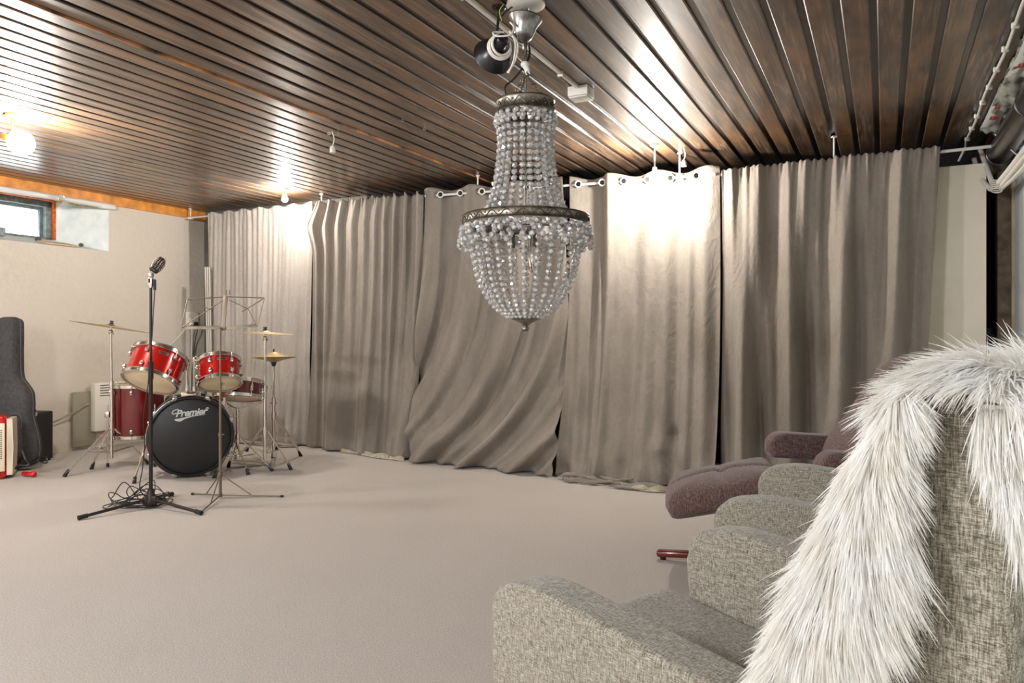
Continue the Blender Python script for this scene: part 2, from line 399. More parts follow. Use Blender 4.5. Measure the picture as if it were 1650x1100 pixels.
# mineral wool
b = MB()
for k in range(26):
    b.ball((UL-.05-.2*random.random(), 3.98+.45*random.random(), HC-.06-.02*random.random()), .018+.02*random.random(), 7, 5)
o = b.build('mineral_wool', M_['moss']); o.matrix_world = ROOM_M; tag(o, 'yellow green mineral wool stuffed over the cellar window niche', 'insulation', kind='stuff')

# back wall, stepping deeper to the right, and the walls behind the camera
def wall(name, pts, mat, z1=HC+.07):
    b = MB()
    for (u0, v0), (u1, v1) in zip(pts, pts[1:]): b.add([(u0, v0, 0), (u1, v1, 0), (u1, v1, z1), (u0, v0, z1)], [(0, 1, 2, 3)])
    return struct(name, b, mat)
wall('wall_back', [(UL, 5.58), (-4.4, 5.6)], M_['backwall'])
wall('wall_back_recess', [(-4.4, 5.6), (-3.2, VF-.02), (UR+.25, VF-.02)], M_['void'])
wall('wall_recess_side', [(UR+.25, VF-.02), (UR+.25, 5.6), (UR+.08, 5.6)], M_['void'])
wall('wall_front', [(UL, VN), (UR, VN)], M_['plaster'])
b = MB(); b.box((UR+.06, (VN+5.72)/2, HC/2), (.12, 5.72-VN, HC)); struct('wall_right', b, M_['plaster_white'])
b = MB(); b.box((.700, 5.76, 1.06), (.085, .10, 2.12), bev=.006); struct('trim_7', b, M_['concrete'])
b = MB(); b.box((.7425, 5.70, 1.06), (.02, .05, 2.12), bev=.004); struct('trim_8', b, simple('beige door lining', (196, 180, 152), .6, nscale=8, amt=.12))
b = MB(); b.box((.665, 5.80, 2.17), (.17, .10, .12), bev=.006); struct('trim_9', b, M_['concrete'])

# ================================================================== curtain rods
def rod(pts, r, name, label, brackets, group=None):
    base = room(*pts[0]); t = thing(name, label, 'curtain rod', base, 0, group)
    b = MB(); b.tube([room(*p) for p in pts], r, 10); b.ball(room(*pts[0]), r*1.25, 10, 8); b.ball(room(*pts[-1]), r*1.25, 10, 8)
    b.build('pole', M_['white_paint'], t, world=True)
    for (u, v, z) in brackets:
        b = MB(); b.tube([room(u, v-.0, HC), room(u, v, z+.012)], .006, 8); b.box(room(u, v, HC-.004), (.03, .03, .008)); b.box(room(u, v, z-.004), (.05, .012, .022), bev=.003)
        b.build('bracket', M_['white_paint'], t, world=True)
    return t
RV = 5.33
def rz(u):                       # the rods sag a little towards the middle of the room
    P = [(-6.6, 2.285), (-4.8, 2.278), (-3.5, 2.252), (-2.2, 2.222), (-1.3, 2.195), (.9, 2.212)]
    for (a, za), (b_, zb) in zip(P, P[1:]):
        if a <= u <= b_: return za+(zb-za)*(u-a)/(b_-a)
    return P[0][1] if u < -6 else P[-1][1]
rod([(-6.58, RV, rz(-6.58)), (-4.8, RV, rz(-4.8)), (-3.5, RV, rz(-3.5))], .008, 'curtain_rod', 'thin white curtain rod on the left carrying the pale curtain and gathered curtain', [(-6.5, RV, rz(-6.5)), (-4.72, RV, rz(-4.72))])
rod([(-3.62, RV-.02, rz(-3.6)), (-2.2, RV-.02, rz(-2.2)), (-1.08, RV-.02, rz(-1.1))], .0105, 'curtain_rod', 'white curtain rod in the middle threaded through eyelet curtains', [(-3.02, RV-.02, rz(-3.02)), (-1.33, RV-.02, rz(-1.33))])
rod([(-1.12, RV+.012, rz(-1.1)), (.735, RV+.012, rz(.7))], .0105, 'curtain_rod', 'white curtain rod on the right ending at the pipes above the beige board', [(-.3, RV+.012, rz(-.3))])

# ================================================================== curtains
def lerp(a, b_, t): return a+(b_-a)*t
def interp(P, x):
    if x <= P[0][0]: return P[0][1]
    for (a, ya), (b_, yb) in zip(P, P[1:]):
        if x <= b_:
            t = (x-a)/(b_-a); return ya+(yb-ya)*t
    return P[-1][1]
def curtain(label, topL, topR, botL, botR, fold, mat, top_extra=.035, hem=0.012, ns=360, nt=110, edgeL=None, edgeR=None, kickp=2.2, vtop=RV, group=None, puddle=None):
    vs = []; fs = []
    for j in range(nt+1):
        t = j/nt
        for i in range(ns+1):
            s = i/ns
            uL = lerp(topL, botL[0], t)+(interp(edgeL, t) if edgeL else 0); uR = lerp(topR, botR[0], t)+(interp(edgeR, t) if edgeR else 0)
            u = lerp(uL, uR, s)
            vb = lerp(botL[1], botR[1], s); v = vtop + (vb-vtop)*t**kickp
            ztop = rz(u)+top_extra; 
            du, dv, dz = fold(s, t)
            hm = hem
            z = lerp(ztop, hm, t)+dz
            vs.append(room(u+du, v+dv, max(z, .006)))
    for j in range(nt):
        for i in range(ns):
            a = j*(ns+1)+i; fs.append((a, a+1, a+ns+2, a+ns+1))
    b = MB(); b.v = [tuple(p) for p in vs]; b.f = fs; b.mi = [0]*len(fs)
    o = b.build('velvet_curtain', mat, None, True, ang=180)
    md = o.modifiers.new('thickness', 'SOLIDIFY'); md.thickness = .003; md.offset = 0
    tag(o, label, 'curtain', group)
    return o
def fsin(x): return math.sin(x)+.28*math.sin(2*x+.7)
def ease(a, b_, x):
    t = min(1, max(0, (x-a)/(b_-a))); return t*t*(3-2*t)
def gatherhead(s, t, n, amp):       # ruffled rod pocket at the very top
    k = math.exp(-((t)/.035)**2)
    return amp*k*(math.sin(s*n*2*PI)+.5*math.sin(s*n*3.3*PI+1))
# 1: pale, nearly flat, small pleats
def f1(s, t):
    w_ = s+.012*math.sin(3*t+s*6)
    a = .004+.014*t*t
    d = a*fsin(w_*2*PI*9+.6*math.sin(4*s))+.016*t*math.sin(w_*2*PI*3.2+1.2)+.012*math.sin(w_*2*PI*2.1-.8)+.004*math.sin(w_*2*PI*23+3*t)
    sw_ = ease(.62, 1, t); d += -.055*sw_*math.sin(2*PI*(2.6*(s-.55*sw_*(1-s)))+1)
    d += -.07*math.exp(-((s-.45-.35*(1-t))/.12)**2)*ease(.7, 1, t)
    z = .012*math.sin(s*40)*math.exp(-(t/.02)**2) + (.05*ease(.62, .9, s)*0)
    return (0, d+gatherhead(s, t, 17, .004), z)
c1 = curtain('pale grey flat hanging curtain in the left corner behind the drum kit', -6.20, -4.80, (-6.17, 5.27), (-4.85, 5.27), f1, M_['velvet_light'], .02, kickp=2, vtop=RV-.030)
# 2: gathered on the rod, even pleats, left edge pulled back near the top
def f2(s, t):
    n = 10
    w_ = s+.02*math.sin(2*PI*s*1.5)*(1-t*.4)
    A = .030*(.65+.35*math.sin(7*s+1+t))*(1-.55*ease(.45, 1, t))
    d = A*fsin(w_*2*PI*n+.5*t)
    d += .045*ease(.3, 1, t)*math.sin(w_*2*PI*3.3+.8-1.5*t)
    d += -.05*math.exp(-((s-.93+.05*(1-t))/.05)**2)*ease(.15, .5, t)
    k = math.exp(-((t-.10)/.07)**2)*math.exp(-(s/.12)**2); d -= .05*k
    z = (.010*math.sin(s*2*PI*19)+.01*math.sin(s*61))*math.exp(-(t/.015)**2)
    return (-.02*k, d+gatherhead(s, t, 24, .007), z)
c2 = curtain('grey velvet curtain gathered in even narrow pleats, second from the left', -4.77, -3.545, (-4.79, 5.22), (-3.57, 5.10), f2, M_['velvet'], .022, edgeL=[(0, .03), (.1, -.03), (.2, -.02), (1, 0)], kickp=2.4, ns=480, vtop=RV-.045)
# 3: eyelet curtain whose lower half swings out to the left in long diagonal folds
def f3(s, t):
    k = s-.30*(1-t)**0.9*0+.32*t*t
    q = s+.20*t*t+.40*t**5
    A = .040+.014*t
    d = A*fsin(2*PI*3.2*q-2.55)
    d += .038*ease(.2, .7, t)*math.sin(2*PI*5.7*q+.5+math.sin(6*q))*(.6+.4*math.sin(9*q))
    d += .010*math.sin(2*PI*(11*q)+2*math.sin(5*q))*ease(.15, .4, t)
    d += -.10*math.exp(-((t-.93)/.06)**2)*(.5+.5*math.sin(s*7))
    z = .012*math.sin(2*PI*(3.2*s)-2.55+PI)*math.exp(-(t/.03)**2)
    return (0, d, z)
c3 = curtain('grey velvet eyelet curtain directly behind the chandelier with long diagonal folds', -3.555, -2.245, (-3.53, 5.07), (-2.17, 4.97), f3, M_['velvet'], .055, kickp=2.0, ns=420, edgeR=[(0, 0), (.35, .035), (.7, .02), (1, 0)], edgeL=[(0, 0), (.5, -.02), (.75, -.05), (.9, -.03), (1, -.01)])
# 4: broad and smooth, few deep folds, bottom crumpling on the carpet
def f4(s, t):
    bump_ = 0
    A = .034*(1-.25*t)
    ph = 2*PI*(3.2*s+.15*t*math.sin(3*s))-1.34
    d = A*math.sin(ph)
    d += .022*math.exp(-((s-.235-.01*t)/.018)**2)+(-.03)*math.exp(-((s-.28)/.03)**2)
    d += .020*math.sin(2*PI*(7.3*s-.3*t)+1+math.sin(8*s))*ease(.05, .6, t)
    d += -.035*math.exp(-((s-.80-.03*t)/.035)**2)*ease(.1, .3, t)
    d += .03*ease(.86, 1, t)*math.sin(17*s+20*t)+.02*ease(.9, 1, t)*math.sin(31*s-25*t)
    d += .04*math.exp(-((s-.74)/.05)**2-((t-.86)/.03)**2)-.06*math.exp(-((s-.66)/.05)**2-((t-.89)/.03)**2)
    z = .012*math.sin(ph+PI)*math.exp(-(t/.03)**2)
    return (0, d, z)
c4 = curtain('broad smooth grey velvet eyelet curtain lit by the bulb and crumpled at its foot', -2.19, -1.045, (-2.175, 4.99), (-1.02, 4.97), f4, M_['velvet'], .055, kickp=2.6)
# 5: rod pocket curtain with large hanging folds
def f5(s, t):
    w_ = s-.06*t*t
    d = .012*(1-t)*fsin(2*PI*14*s)*math.exp(-t*3)
    d += (.016+.060*t)*fsin(2*PI*(4.3*(w_+.10*t))+.4)
    d += (.012+.022*t)*math.sin(2*PI*(7.7*(w_-.05*t))+2)
    d += -.03*math.exp(-((s-.22+.10*t)/.06)**2)*t
    z = (.006*math.sin(s*2*PI*31))*math.exp(-(t/.015)**2)
    return (0, d+gatherhead(s, t, 30, .006), z)
curtain('large grey velvet curtain with deep folds on the right beside the beige board', -1.03, .312, (-1.01, 5.12), (.19, 5.15), f5, M_['velvet'], .024, kickp=2.0, ns=460, vtop=RV-.040)
# eyelets on curtains 3 and 4
def eyelets(cur, label_u, RVr):
    for (u, ang) in label_u:
        b = MB(); n = room(ang, -1); Mx = frame(room(u, RVr, rz(u)+.002), n, (0, 0, 1)); b.ring(.024, .0055, 24, 8, Mx); b.cur = 1; b.lathe([(.0001, .001), (.020, .001)], 20, Mx)
        b.build('eyelet', [M_['white_plastic'], M_['black_plastic']], cur)  # black disc inside the ring paints the dark of the hole; cloth is uncut
eyelets(c3, [(-3.555+1.31*s_, .35) for s_ in (.135, .285, .445, .60, .76, .91)], RV-.034)
eyelets(c4, [(-2.19+1.145*s_, .35) for s_ in (.065, .235, .385, .545, .695, .86)], RV-.034)
# curtain cloth pooled on the carpet
def cloth_pool(name, label, pts, wdt, mat, seed):
    random.seed(seed); b = MB(); n = 70; m_ = 16; vs = []; fs = []; P = catmull([room(*p) for p in pts], 24); n = len(P)-1
    for i, p in enumerate(P):
        tdir = (P[min(i+1, n)]-P[max(i-1, 0)]); tdir.z = 0; tdir.normalize(); nn = Vector((tdir.y, -tdir.x, 0)); q = i/n
        wv = wdt*(.55+.45*math.sin(q*9+seed)+.25)*min(1, q*7+.12, (1-q)*7+.12)
        for j in range(m_+1):
            r = j/m_; x = (r-.5)*wv
            z = .006+.030*max(0, math.sin(PI*r))*(.55+.45*math.sin(q*23+r*5+seed))+.013*math.sin(r*13+q*17+seed)*math.sin(PI*r)
            vs.append(p+nn*x+Vector((0, 0, max(.004, z))))
    for i in range(n):
        for j in range(m_):
            a = i*(m_+1)+j; fs.append((a, a+1, a+m_+2, a+m_+1))
    b.v = [tuple(v_) for v_ in vs]; b.f = fs; b.mi = [0]*len(fs)
    return b.build(name, mat, None, True, ang=180)
def pool_part(cur, pts, w_, mat, seed, name='pooled_hem'):
    o = cloth_pool(name, None, pts, w_, mat, seed); o.parent = cur; return o
def rope_pool(cur, paths, mat, seed):
    random.seed(seed); b = MB()
    for pts, r in paths:
        P = catmull([room(*p) for p in pts], 14); n = len(P)
        rs = [max(.004, r*(.75+.35*math.sin(i*.31+seed)+.18*math.sin(i*.83))*min(1, .35+i*.12, .35+(n-1-i)*.12)) for i in range(n)]
        k0 = len(b.v); b.tube(P, rs, 14)
        for i in range(k0, len(b.v)):
            x, y, z = b.v[i]; z0 = P[min(n-1, (i-k0)//14)].z; b.v[i] = (x+.006*math.sin(i*.9), y, max(.003, z0+(z-z0)*.75))
    o = b.build('crumpled_hem', mat, cur, True, ang=180); return o
rope_pool(c4, [([(-2.13, 4.93, .02), (-2.02, 4.90, .045), (-1.90, 4.93, .03), (-1.78, 4.90, .02), (-1.62, 4.88, .02), (-1.45, 4.86, .018)], .022),
    ([(-2.04, 4.87, .03), (-2.01, 4.83, .02), (-1.86, 4.82, .015), (-1.70, 4.86, .03), (-1.56, 4.84, .02), (-1.40, 4.82, .015), (-1.24, 4.80, .016), (-1.10, 4.83, .02)], .017),
    ([(-1.80, 4.93, .05), (-1.72, 4.91, .035), (-1.66, 4.88, .04), (-1.56, 4.92, .05)], .016),
    ([(-1.72, 4.80, .012), (-1.58, 4.79, .014), (-1.44, 4.79, .010), (-1.30, 4.86, .02), (-1.15, 4.88, .03)], .014)], M_['velvet'], 4)
rope_pool(c1, [([(-5.9, 5.17, .02), (-5.6, 5.13, .02), (-5.3, 5.15, .02), (-4.92, 5.17, .02)], .020)], M_['velvet_light'], 2)
pool_part(c4, [(-2.10, 4.96), (-1.93, 4.88), (-1.74, 4.92), (-1.55, 4.86), (-1.33, 4.87), (-1.12, 4.86)], .13, M_['velvet'], 2)
pool_part(c4, [(-1.62, 4.84), (-1.45, 4.80), (-1.3, 4.80), (-1.12, 4.84)], .045, M_['lining'], 5)
pool_part(c2, [(-4.35, 5.16), (-4.1, 5.13), (-3.8, 5.06), (-3.56, 5.02)], .06, M_['lining'], 3)
pool_part(c1, [(-5.95, 5.20), (-5.6, 5.16), (-5.2, 5.17), (-4.88, 5.18)], .12, M_['velvet'], 8)

# ================================================================== the lit lamps
def bulb_spot(base, bpos, label, rb=.030, arm_from=None):
    t = thing('ceiling_spotlight', label, 'ceiling lamp', base)
    b = MB(); b.lathe([(.03, 0), (.03, -.012), (.012, -.02)], 20, Matrix.Translation(base)); b.build('ceiling_mount', M_['white_paint'], t, world=True)
    a0 = Vector(base); d = (Vector(bpos)-a0); sock = Vector(bpos)+Vector((0, 0, .045))
    b = MB(); b.tube([a0, sock+Vector((0, 0, .03))], .006, 8); b.build('arm', M_['white_paint'], t, world=True)
    b = MB(); b.tube([sock+Vector((0, 0, .035)), sock, sock-Vector((0, 0, .018))], [.015, .019, .021], 14); b.build('socket', M_['white_plastic'], t, world=True)
    b = MB(); b.ball(bpos, rb, 20, 14); b.build('bulb', M_['bulb'], t, world=True)
    return t
p1 = room(-4.86, 5.0); zb = 2.286
bulb_spot((p1.x+.02, p1.y, HC), (p1.x, p1.y, zb), 'small bright bare bulb lamp hanging before the pale left curtain', .026)
p2 = at(1055, 288, 5.10)
bulb_spot((p2.x+.0, p2.y-.0, HC), tuple(p2), 'bright bare bulb lamp shining on the broad smooth curtain', .034)
# globe lamp at the left edge
gb = at(34, 230, 4.4); gm = at(20, 184, 4.4); gm.z = HC
t = thing('globe_spotlight', 'brass arm ceiling lamp with a large lit opal globe at the left edge', 'ceiling lamp', gm)
b = MB(); b.lathe([(.035, 0), (.035, -.01), (.02, -.022)], 20, Matrix.Translation(gm)); b.tube([gm+Vector((-.06, 0, -.008)), gm+Vector((.03, 0, -.008))], .008, 8)
M_['brass_lamp'] = simple('aged brass', (176, 138, 78), .35, .8); b.build('ceiling_mount', M_['brass_lamp'], t, world=True)
b = MB(); el = at(20, 222, 4.4); b.tube([gm, el], .0075, 10); b.build('arm', M_['brass_lamp'], t, world=True)
b = MB(); b.tube([at(2, 219, 4.42), at(6, 220, 4.42), at(20, 227, 4.4)], [.018, .023, .023], 16); b.build('socket', M_['brass_lamp'], t, world=True)
b = MB(); b.ball(gb, .072, 28, 18); b.build('globe', M_['globe'], t, world=True)
# two unseen globes added behind the camera to fill the room with light
for (u, v, lb) in ((-2.1, -1.25, 'added fill light globe behind the camera nearer the armchairs'), (-4.7, -.9, 'added fill light globe behind the camera nearer the window wall')):
    c = room(u, v, HC); t = thing('fill_globe', lb, 'ceiling lamp', c)
    b = MB(); b.lathe([(.10, 0), (.10, -.03), (.06, -.04)], 24, Matrix.Translation(c)); b.build('ceiling_mount', M_['white_paint'], t, world=True)
    b = MB(); b.ball(c-Vector((0, 0, .19)), .17, 28, 18); b.build('globe', M_['fill_lamp'], t, world=True)
# ================================================================== chandelier
random.seed(11)
CH = at(847, 5, 2.93); cx_, cy_ = CH.x, CH.y
t = thing('chandelier', 'crystal bead basket chandelier with two pewter rings hanging from the ceiling', 'chandelier', (cx_, cy_, HC)); CHAND = t
def ctr(z): return Vector((cx_, cy_, z))
def zc(y): return EYE+(HOR-y)/F*2.93
b = MB(); b.lathe([(.001, HC), (.075, HC), (.078, HC-.012), (.06, HC-.02), (.001, HC-.024)], 28, Matrix.Translation((cx_, cy_, 0))); b.build('ceiling_plate', M_['white_plastic'], t, world=True)
b = MB(); b.tube([(cx_-.012, cy_, HC-.015), (cx_-.022, cy_, HC-.045), (cx_-.004, cy_, HC-.062), (cx_+.016, cy_, HC-.045), (cx_+.010, cy_, HC-.02)], .004, 8)
b.ball((cx_-.006, cy_, HC-.05), .011, 10, 8); b.build('hook', M_['chrome'], t, world=True)
# bell canopy
zt, zb_ = zc(30), zc(69)
prof = [(.0655, zt+.006), (.0675, zt), (.064, zt-.006), (.055, zt-.02), (.0475, zt-.04), (.043, zt-.06), (.036, zt-.078), (.024, zt-.090), (.008, zb_-.0), (.008, zb_+.004), (.03, zt-.072), (.042, zt-.045), (.055, zt-.012), (.0625, zt+.004)]
M_['brushed_bell'] = simple('brushed silver', (150, 148, 144), .3, .95, nscale=26, amt=.35)
TILT = Matrix.Translation((cx_, cy_, zt)) @ Matrix.Rotation(math.radians(9), 4, 'Y') @ Matrix.Translation((0, 0, -zt))
b = MB(); b.lathe(prof, 36, TILT, closed=True); b.build('canopy', M_['brushed_bell'], t, world=True)
# chain
b = MB(); z = zb_+.01; k = 0; zend = zc(118)
b.tube([ctr(zb_+.012), ctr(zb_-.05)], [.007, .0055], 10)
z = zb_-.052
while z > zend:
    Mx = Matrix.Translation((cx_, cy_, z-.013)) @ Matrix.Rotation(PI/2*(k % 2)+.3, 4, 'Z') @ Matrix.Rotation(PI/2, 4, 'X') @ Matrix.Diagonal((.62, 1, 1, 1))
    b.ring(  .0115, .0028, 14, 6, Mx); z -= .0185; k += 1
b.build('chain', M_['pewter'], t, world=True)
ZR1a, ZR1b = zc(163), zc(184)      # upper ring
ZR2a, ZR2b = zc(349), zc(364)      # lower ring
RU, RL = .1135, .252
# three hanger chains to the upper ring
b = MB()
for a in (.3, .3+2*PI/3, .3+4*PI/3):
    p0 = ctr(zend); p1 = ctr(ZR1a)+Vector((RU*.86*math.cos(a), RU*.86*math.sin(a), 0)); n = 7
    for i in range(n):
        c0 = p0.lerp(p1, (i+.5)/n); fr = frame(c0, (p1-p0).cross(Vector((0, 0, 1))) if i % 2 else (0, 0, 1), (p1-p0)); b.ring(.0085, .0021, 10, 5, fr @ Matrix.Diagonal((1.15, .6, 1, 1)))
b.build('hanger_chains', M_['pewter'], t, world=True)
# black flex
b = MB(); pts = [(cx_-.095, cy_, zc(26)), (cx_-.075, cy_, zc(18)), (cx_-.035, cy_-.01, zc(8)), (cx_+.004, cy_, zc(10)), (cx_+.006, cy_, zc(28))]
b.tube(catmull(pts, 8), .004, 8)
pts = [(cx_+.01, cy_, zc(70)), (cx_+.016, cy_, zc(84)), (cx_+.004, cy_-.01, zc(102)), (cx_-.045, cy_, zc(126)), (cx_-.082, cy_, zc(140)), (cx_-.078, cy_, zc(158))]
b.tube(catmull(pts, 8), .0042, 8); b.build('power_cord', M_['black_plastic'], t, world=True)
b = MB(); b.tube(catmull([(cx_-.095, cy_, zc(34)), (cx_-.105, cy_-.01, zc(20)), (cx_-.088, cy_-.01, zc(9))], 6), .0018, 6); b.build('earth_wire', M_['wire_green'], t, world=True)
def ring_band(R, za, zb2, name, nw):
    b = MB(); hh = za-zb2; r = .0022
    b.lathe([(R-.004, za), (R+.0015, za), (R+.0035, za-.003), (R+.001, za-.006), (R, za-.008), (R, zb2+.008), (R+.001, zb2+.006), (R+.0035, zb2+.003), (R+.0015, zb2), (R-.004, zb2)], 80, Matrix.Translation((cx_, cy_, 0)), closed=True)
    zc_ = (za+zb2)/2; pts = []
    for i in range(nw*10):
        a = 2*PI*i/(nw*10); pts.append((cx_+(R+.0012)*math.cos(a), cy_+(R+.0012)*math.sin(a), zc_+(hh*.26)*math.sin(a*nw)))
    b.tube(pts, .0017, 6, closed=True)
    for i in range(nw*2):
        a = 2*PI*(i+.5)/(nw*2); b.ball((cx_+R*math.cos(a), cy_+R*math.sin(a), zc_-(hh*.12)*math.sin(a*nw)), .0042, 8, 6)
    return b.build(name, M_['pewter'], t, world=True)
ring_band(RU, ZR1a, ZR1b, 'upper_ring', 13); ring_band(RL, ZR2a, ZR2b, 'lower_ring', 26)
# centre rod, spider and sockets, bottom dish
b = MB(); b.tube([ctr(zend-.01), ctr(zc(508))], .0036, 10)
for i in range(3):
    a = .2+2*PI*i/3
    b.tube([ctr(ZR1b+.006), ctr(ZR1b+.006)+Vector((RU*math.cos(a), RU*math.sin(a), 0))], .0025, 6)
    b.tube([ctr(ZR2b+.006), ctr(ZR2b+.006)+Vector((RL*math.cos(a), RL*math.sin(a), 0))], .003, 6)
b.build('centre_rod', M_['pewter'], t, world=True)
for i in range(3):
    a = 1.1+2*PI*i/3; p = Vector((cx_+.055*math.cos(a), cy_+.055*math.sin(a), 0))
    b = MB(); b.tube([p+Vector((0, 0, zc(378))), p+Vector((0, 0, zc(400)))], .013, 12); b.tube([ctr(zc(372)), p+Vector((0, 0, zc(378)))], .004, 8)
    so = b.build('lamp_socket', M_['pewter'], t, world=True)
    b = MB(); b.lathe([(.009, zc(400)), (.014, zc(408)), (.016, zc(416)), (.011, zc(428)), (.002, zc(438))], 14, Matrix.Translation(p)); o = b.build('candle_bulb', M_['glass'], so, world=False)
    o.data.transform(wm(so).inverted())
b = MB(); zf = zc(510)
b.lathe([(.064, zf+.002), (.066, zf-.002), (.058, zf-.010), (.040, zf-.018), (.022, zf-.026), (.012, zf-.034), (.008, zf-.038), (.0125, zf-.044), (.013, zf-.050), (.008, zf-.057), (.001, zf-.060)], 36, Matrix.Translation((cx_, cy_, 0))); b.lathe([(.001, zf), (.060, zf+.002), (.064, zf+.002)], 36, Matrix.Translation((cx_, cy_, 0)))
b.build('finial', M_['pewter'], t, world=True)
# beads
_bm = bmesh.new(); bmesh.ops.create_icosphere(_bm, subdivisions=1, radius=1.0); _bm.verts.index_update()
ICO_V = [v.co.copy() for v in _bm.verts]; ICO_F = [tuple(v.index for v in f.verts) for f in _bm.faces]; _bm.free()
def strand(name, pts, r0, gap=1.08, rend=None):
    P = catmull(pts, 10); L = [0]
    for a, b2 in zip(P, P[1:]): L.append(L[-1]+(b2-a).length)
    b = MB(); s = r0*.6; tot = L[-1]; j = 0
    while s < tot:
        while L[j+1] < s: j += 1
        q = P[j].lerp(P[j+1], (s-L[j])/(L[j+1]-L[j])); r = r0 if rend is None else lerp(r0, rend, s/tot)
        rot = Matrix.Rotation(random.random()*6, 4, Vector((random.random(), random.random(), 1)).normalized())
        b.add(ICO_V, ICO_F, Matrix.Translation(q) @ rot @ Matrix.Scale(r, 4)); s += 2*r*gap
    return b.build(name, M_['crystal'], t, smooth=False, world=True)
def cyl(R, a, z): return (cx_+R*math.cos(a), cy_+R*math.sin(a), z)
N1 = 24
for i in range(N1):           # long strands between the rings
    a = 2*PI*(i+.5)/N1
    strand('bead_strand', [cyl(RU-.004, a, ZR1b-.012), cyl(RU+.002, a, zc(200)), cyl(RU-.008, a, zc(222)), cyl(RU-.002, a, zc(262)), cyl(.122, a, zc(292)), cyl(.142, a, zc(322)), cyl(.172, a, zc(348))], .0122)
for i in range(20):          # two rows of short swags under the upper ring
    a0 = 2*PI*i/20; a1 = a0+2*PI/20
    pts = [cyl(RU+.004+.005*math.sin(PI*q), a0+(a1-a0)*q, ZR1b-.006-.036*math.sin(PI*q)) for q in (0, .25, .5, .75, 1)]
    strand('bead_swag', pts, .0108)
N2 = 26
for i in range(N2):           # the basket
    a = 2*PI*(i+.3)/N2
    strand('bead_strand', [cyl(RL-.01, a, ZR2b-.012), cyl(RL-.02, a, zc(385)), cyl(.2135, a, zc(410)), cyl(.201, a, zc(434)), cyl(.184, a, zc(456)), cyl(.156, a, zc(478)), cyl(.117, a, zc(498)), cyl(.066, a, zc(512))], .0125, 1.1, .0098)
for i in range(22):
    a0 = 2*PI*i/22; a1 = a0+2*PI/22; o_ = i % 2
    pts = [cyl(RL+.004+.010*math.sin(PI*q), a0+(a1-a0)*q, ZR2b-.008-.075*math.sin(PI*q)) for q in (0, .2, .4, .6, .8, 1)]
    strand('bead_swag', pts, .0122)
    pts = [cyl(RL+.002+.004*math.sin(PI*q), a0+(a1-a0)*(q+.5), ZR2b-.006-.032*math.sin(PI*q)) for q in (0, .25, .5, .75, 1)]
    strand('bead_swag', pts, .0120)
# spare plug dangling beside the chain
b = MB(); pp = at(846, 104, 2.86); b.ball(pp, .017, 14, 10, sq=.8); b.tube([pp, pp+Vector((.012, 0, -.026))], [.014, .010], 12)
b.tube([pp+Vector((.01, -.006, -.02)), pp+Vector((.018, -.006, -.038))], .0024, 6); b.tube([pp+Vector((.0, .006, -.02)), pp+Vector((.006, .006, -.038))], .0024, 6)
b.tube(catmull([pp+Vector((-.012, 0, .012)), at(833, 88, 2.88), at(834, 60, 2.9), at(830, 30, 2.93)], 8), .0016, 6)
o = b.build('power_plug', M_['white_plastic']); tag(o, 'small white power plug dangling beside the chandelier chain', 'plug')

# ================================================================== black ceiling spotlight with coiled cord
sb = at(804, 14, 2.97); sb.z = HC
t = thing('ceiling_spotlight', 'black cone ceiling spotlight, unlit, beside the chandelier canopy', 'ceiling lamp', sb)
b = MB(); b.lathe([(.028, 0), (.028, -.006), (.018, -.014)], 20, Matrix.Translation(sb)); b.ring(.007, .002, 12, 6, frame(sb+Vector((.012, -.02, -.02)), (.3, -1, -.3))); b.build('ceiling_mount', M_['black_metal'], t, world=True)
b = MB(); jn = at(799, 76, 2.95); b.tube([sb+Vector((0, 0, -.01)), jn], .0055, 8); b.build('arm', M_['black_metal'], t, world=True)
ax = Vector((-.36, .85, -.30)).normalized()      # the shade opens away from the camera, to the left
c0 = at(810, 63, 2.90)
fr = frame(c0, ax)
b = MB(); b.lathe([(.001, -.006), (.022, -.006), (.026, 0), (.026, .035), (.030, .045), (.052, .062), (.074, .088), (.081, .108), (.083, .110), (.080, .108), (.050, .066), (.028, .048), (.001, .046)], 40, fr); b.build('lamp_shade', M_['black_metal'], t, world=True)
b = MB(); b.ball(c0+ax*.075, .024, 16, 12); b.build('bulb', M_['glass'], t, world=True)
b = MB()
for k in range(7):
    fr2 = frame(c0+ax*(.012+.004*k), ax+Vector((random.uniform(-.15, .15), random.uniform(-.1, .1), .35+random.uniform(-.12, .12)))); b.ring(.036+.004*random.random()+.002*k, .0034, 30, 8, fr2 @ Matrix.Translation((0, .012, 0)))
b.tube(catmull([at(812, 52, 2.9), at(795, 52, 2.88), at(800, 58, 2.86), at(822, 56, 2.86), at(828, 44, 2.88), at(822, 36, 2.9)], 8), .0036, 8)
b.tube(catmull([at(821, 50, 2.87), at(830, 68, 2.86), at(828, 96, 2.86), at(819, 118, 2.87)], 8), .0036, 8)
b.tube(catmull([at(823, 52, 2.89), at(835, 72, 2.88), at(829, 100, 2.88), at(817, 117, 2.89)], 8), .0036, 8)
cw = b.build('coiled_white_cord', M_['white_plastic']); tag(cw, 'white cord coiled around the neck of the black spotlight', 'cord')

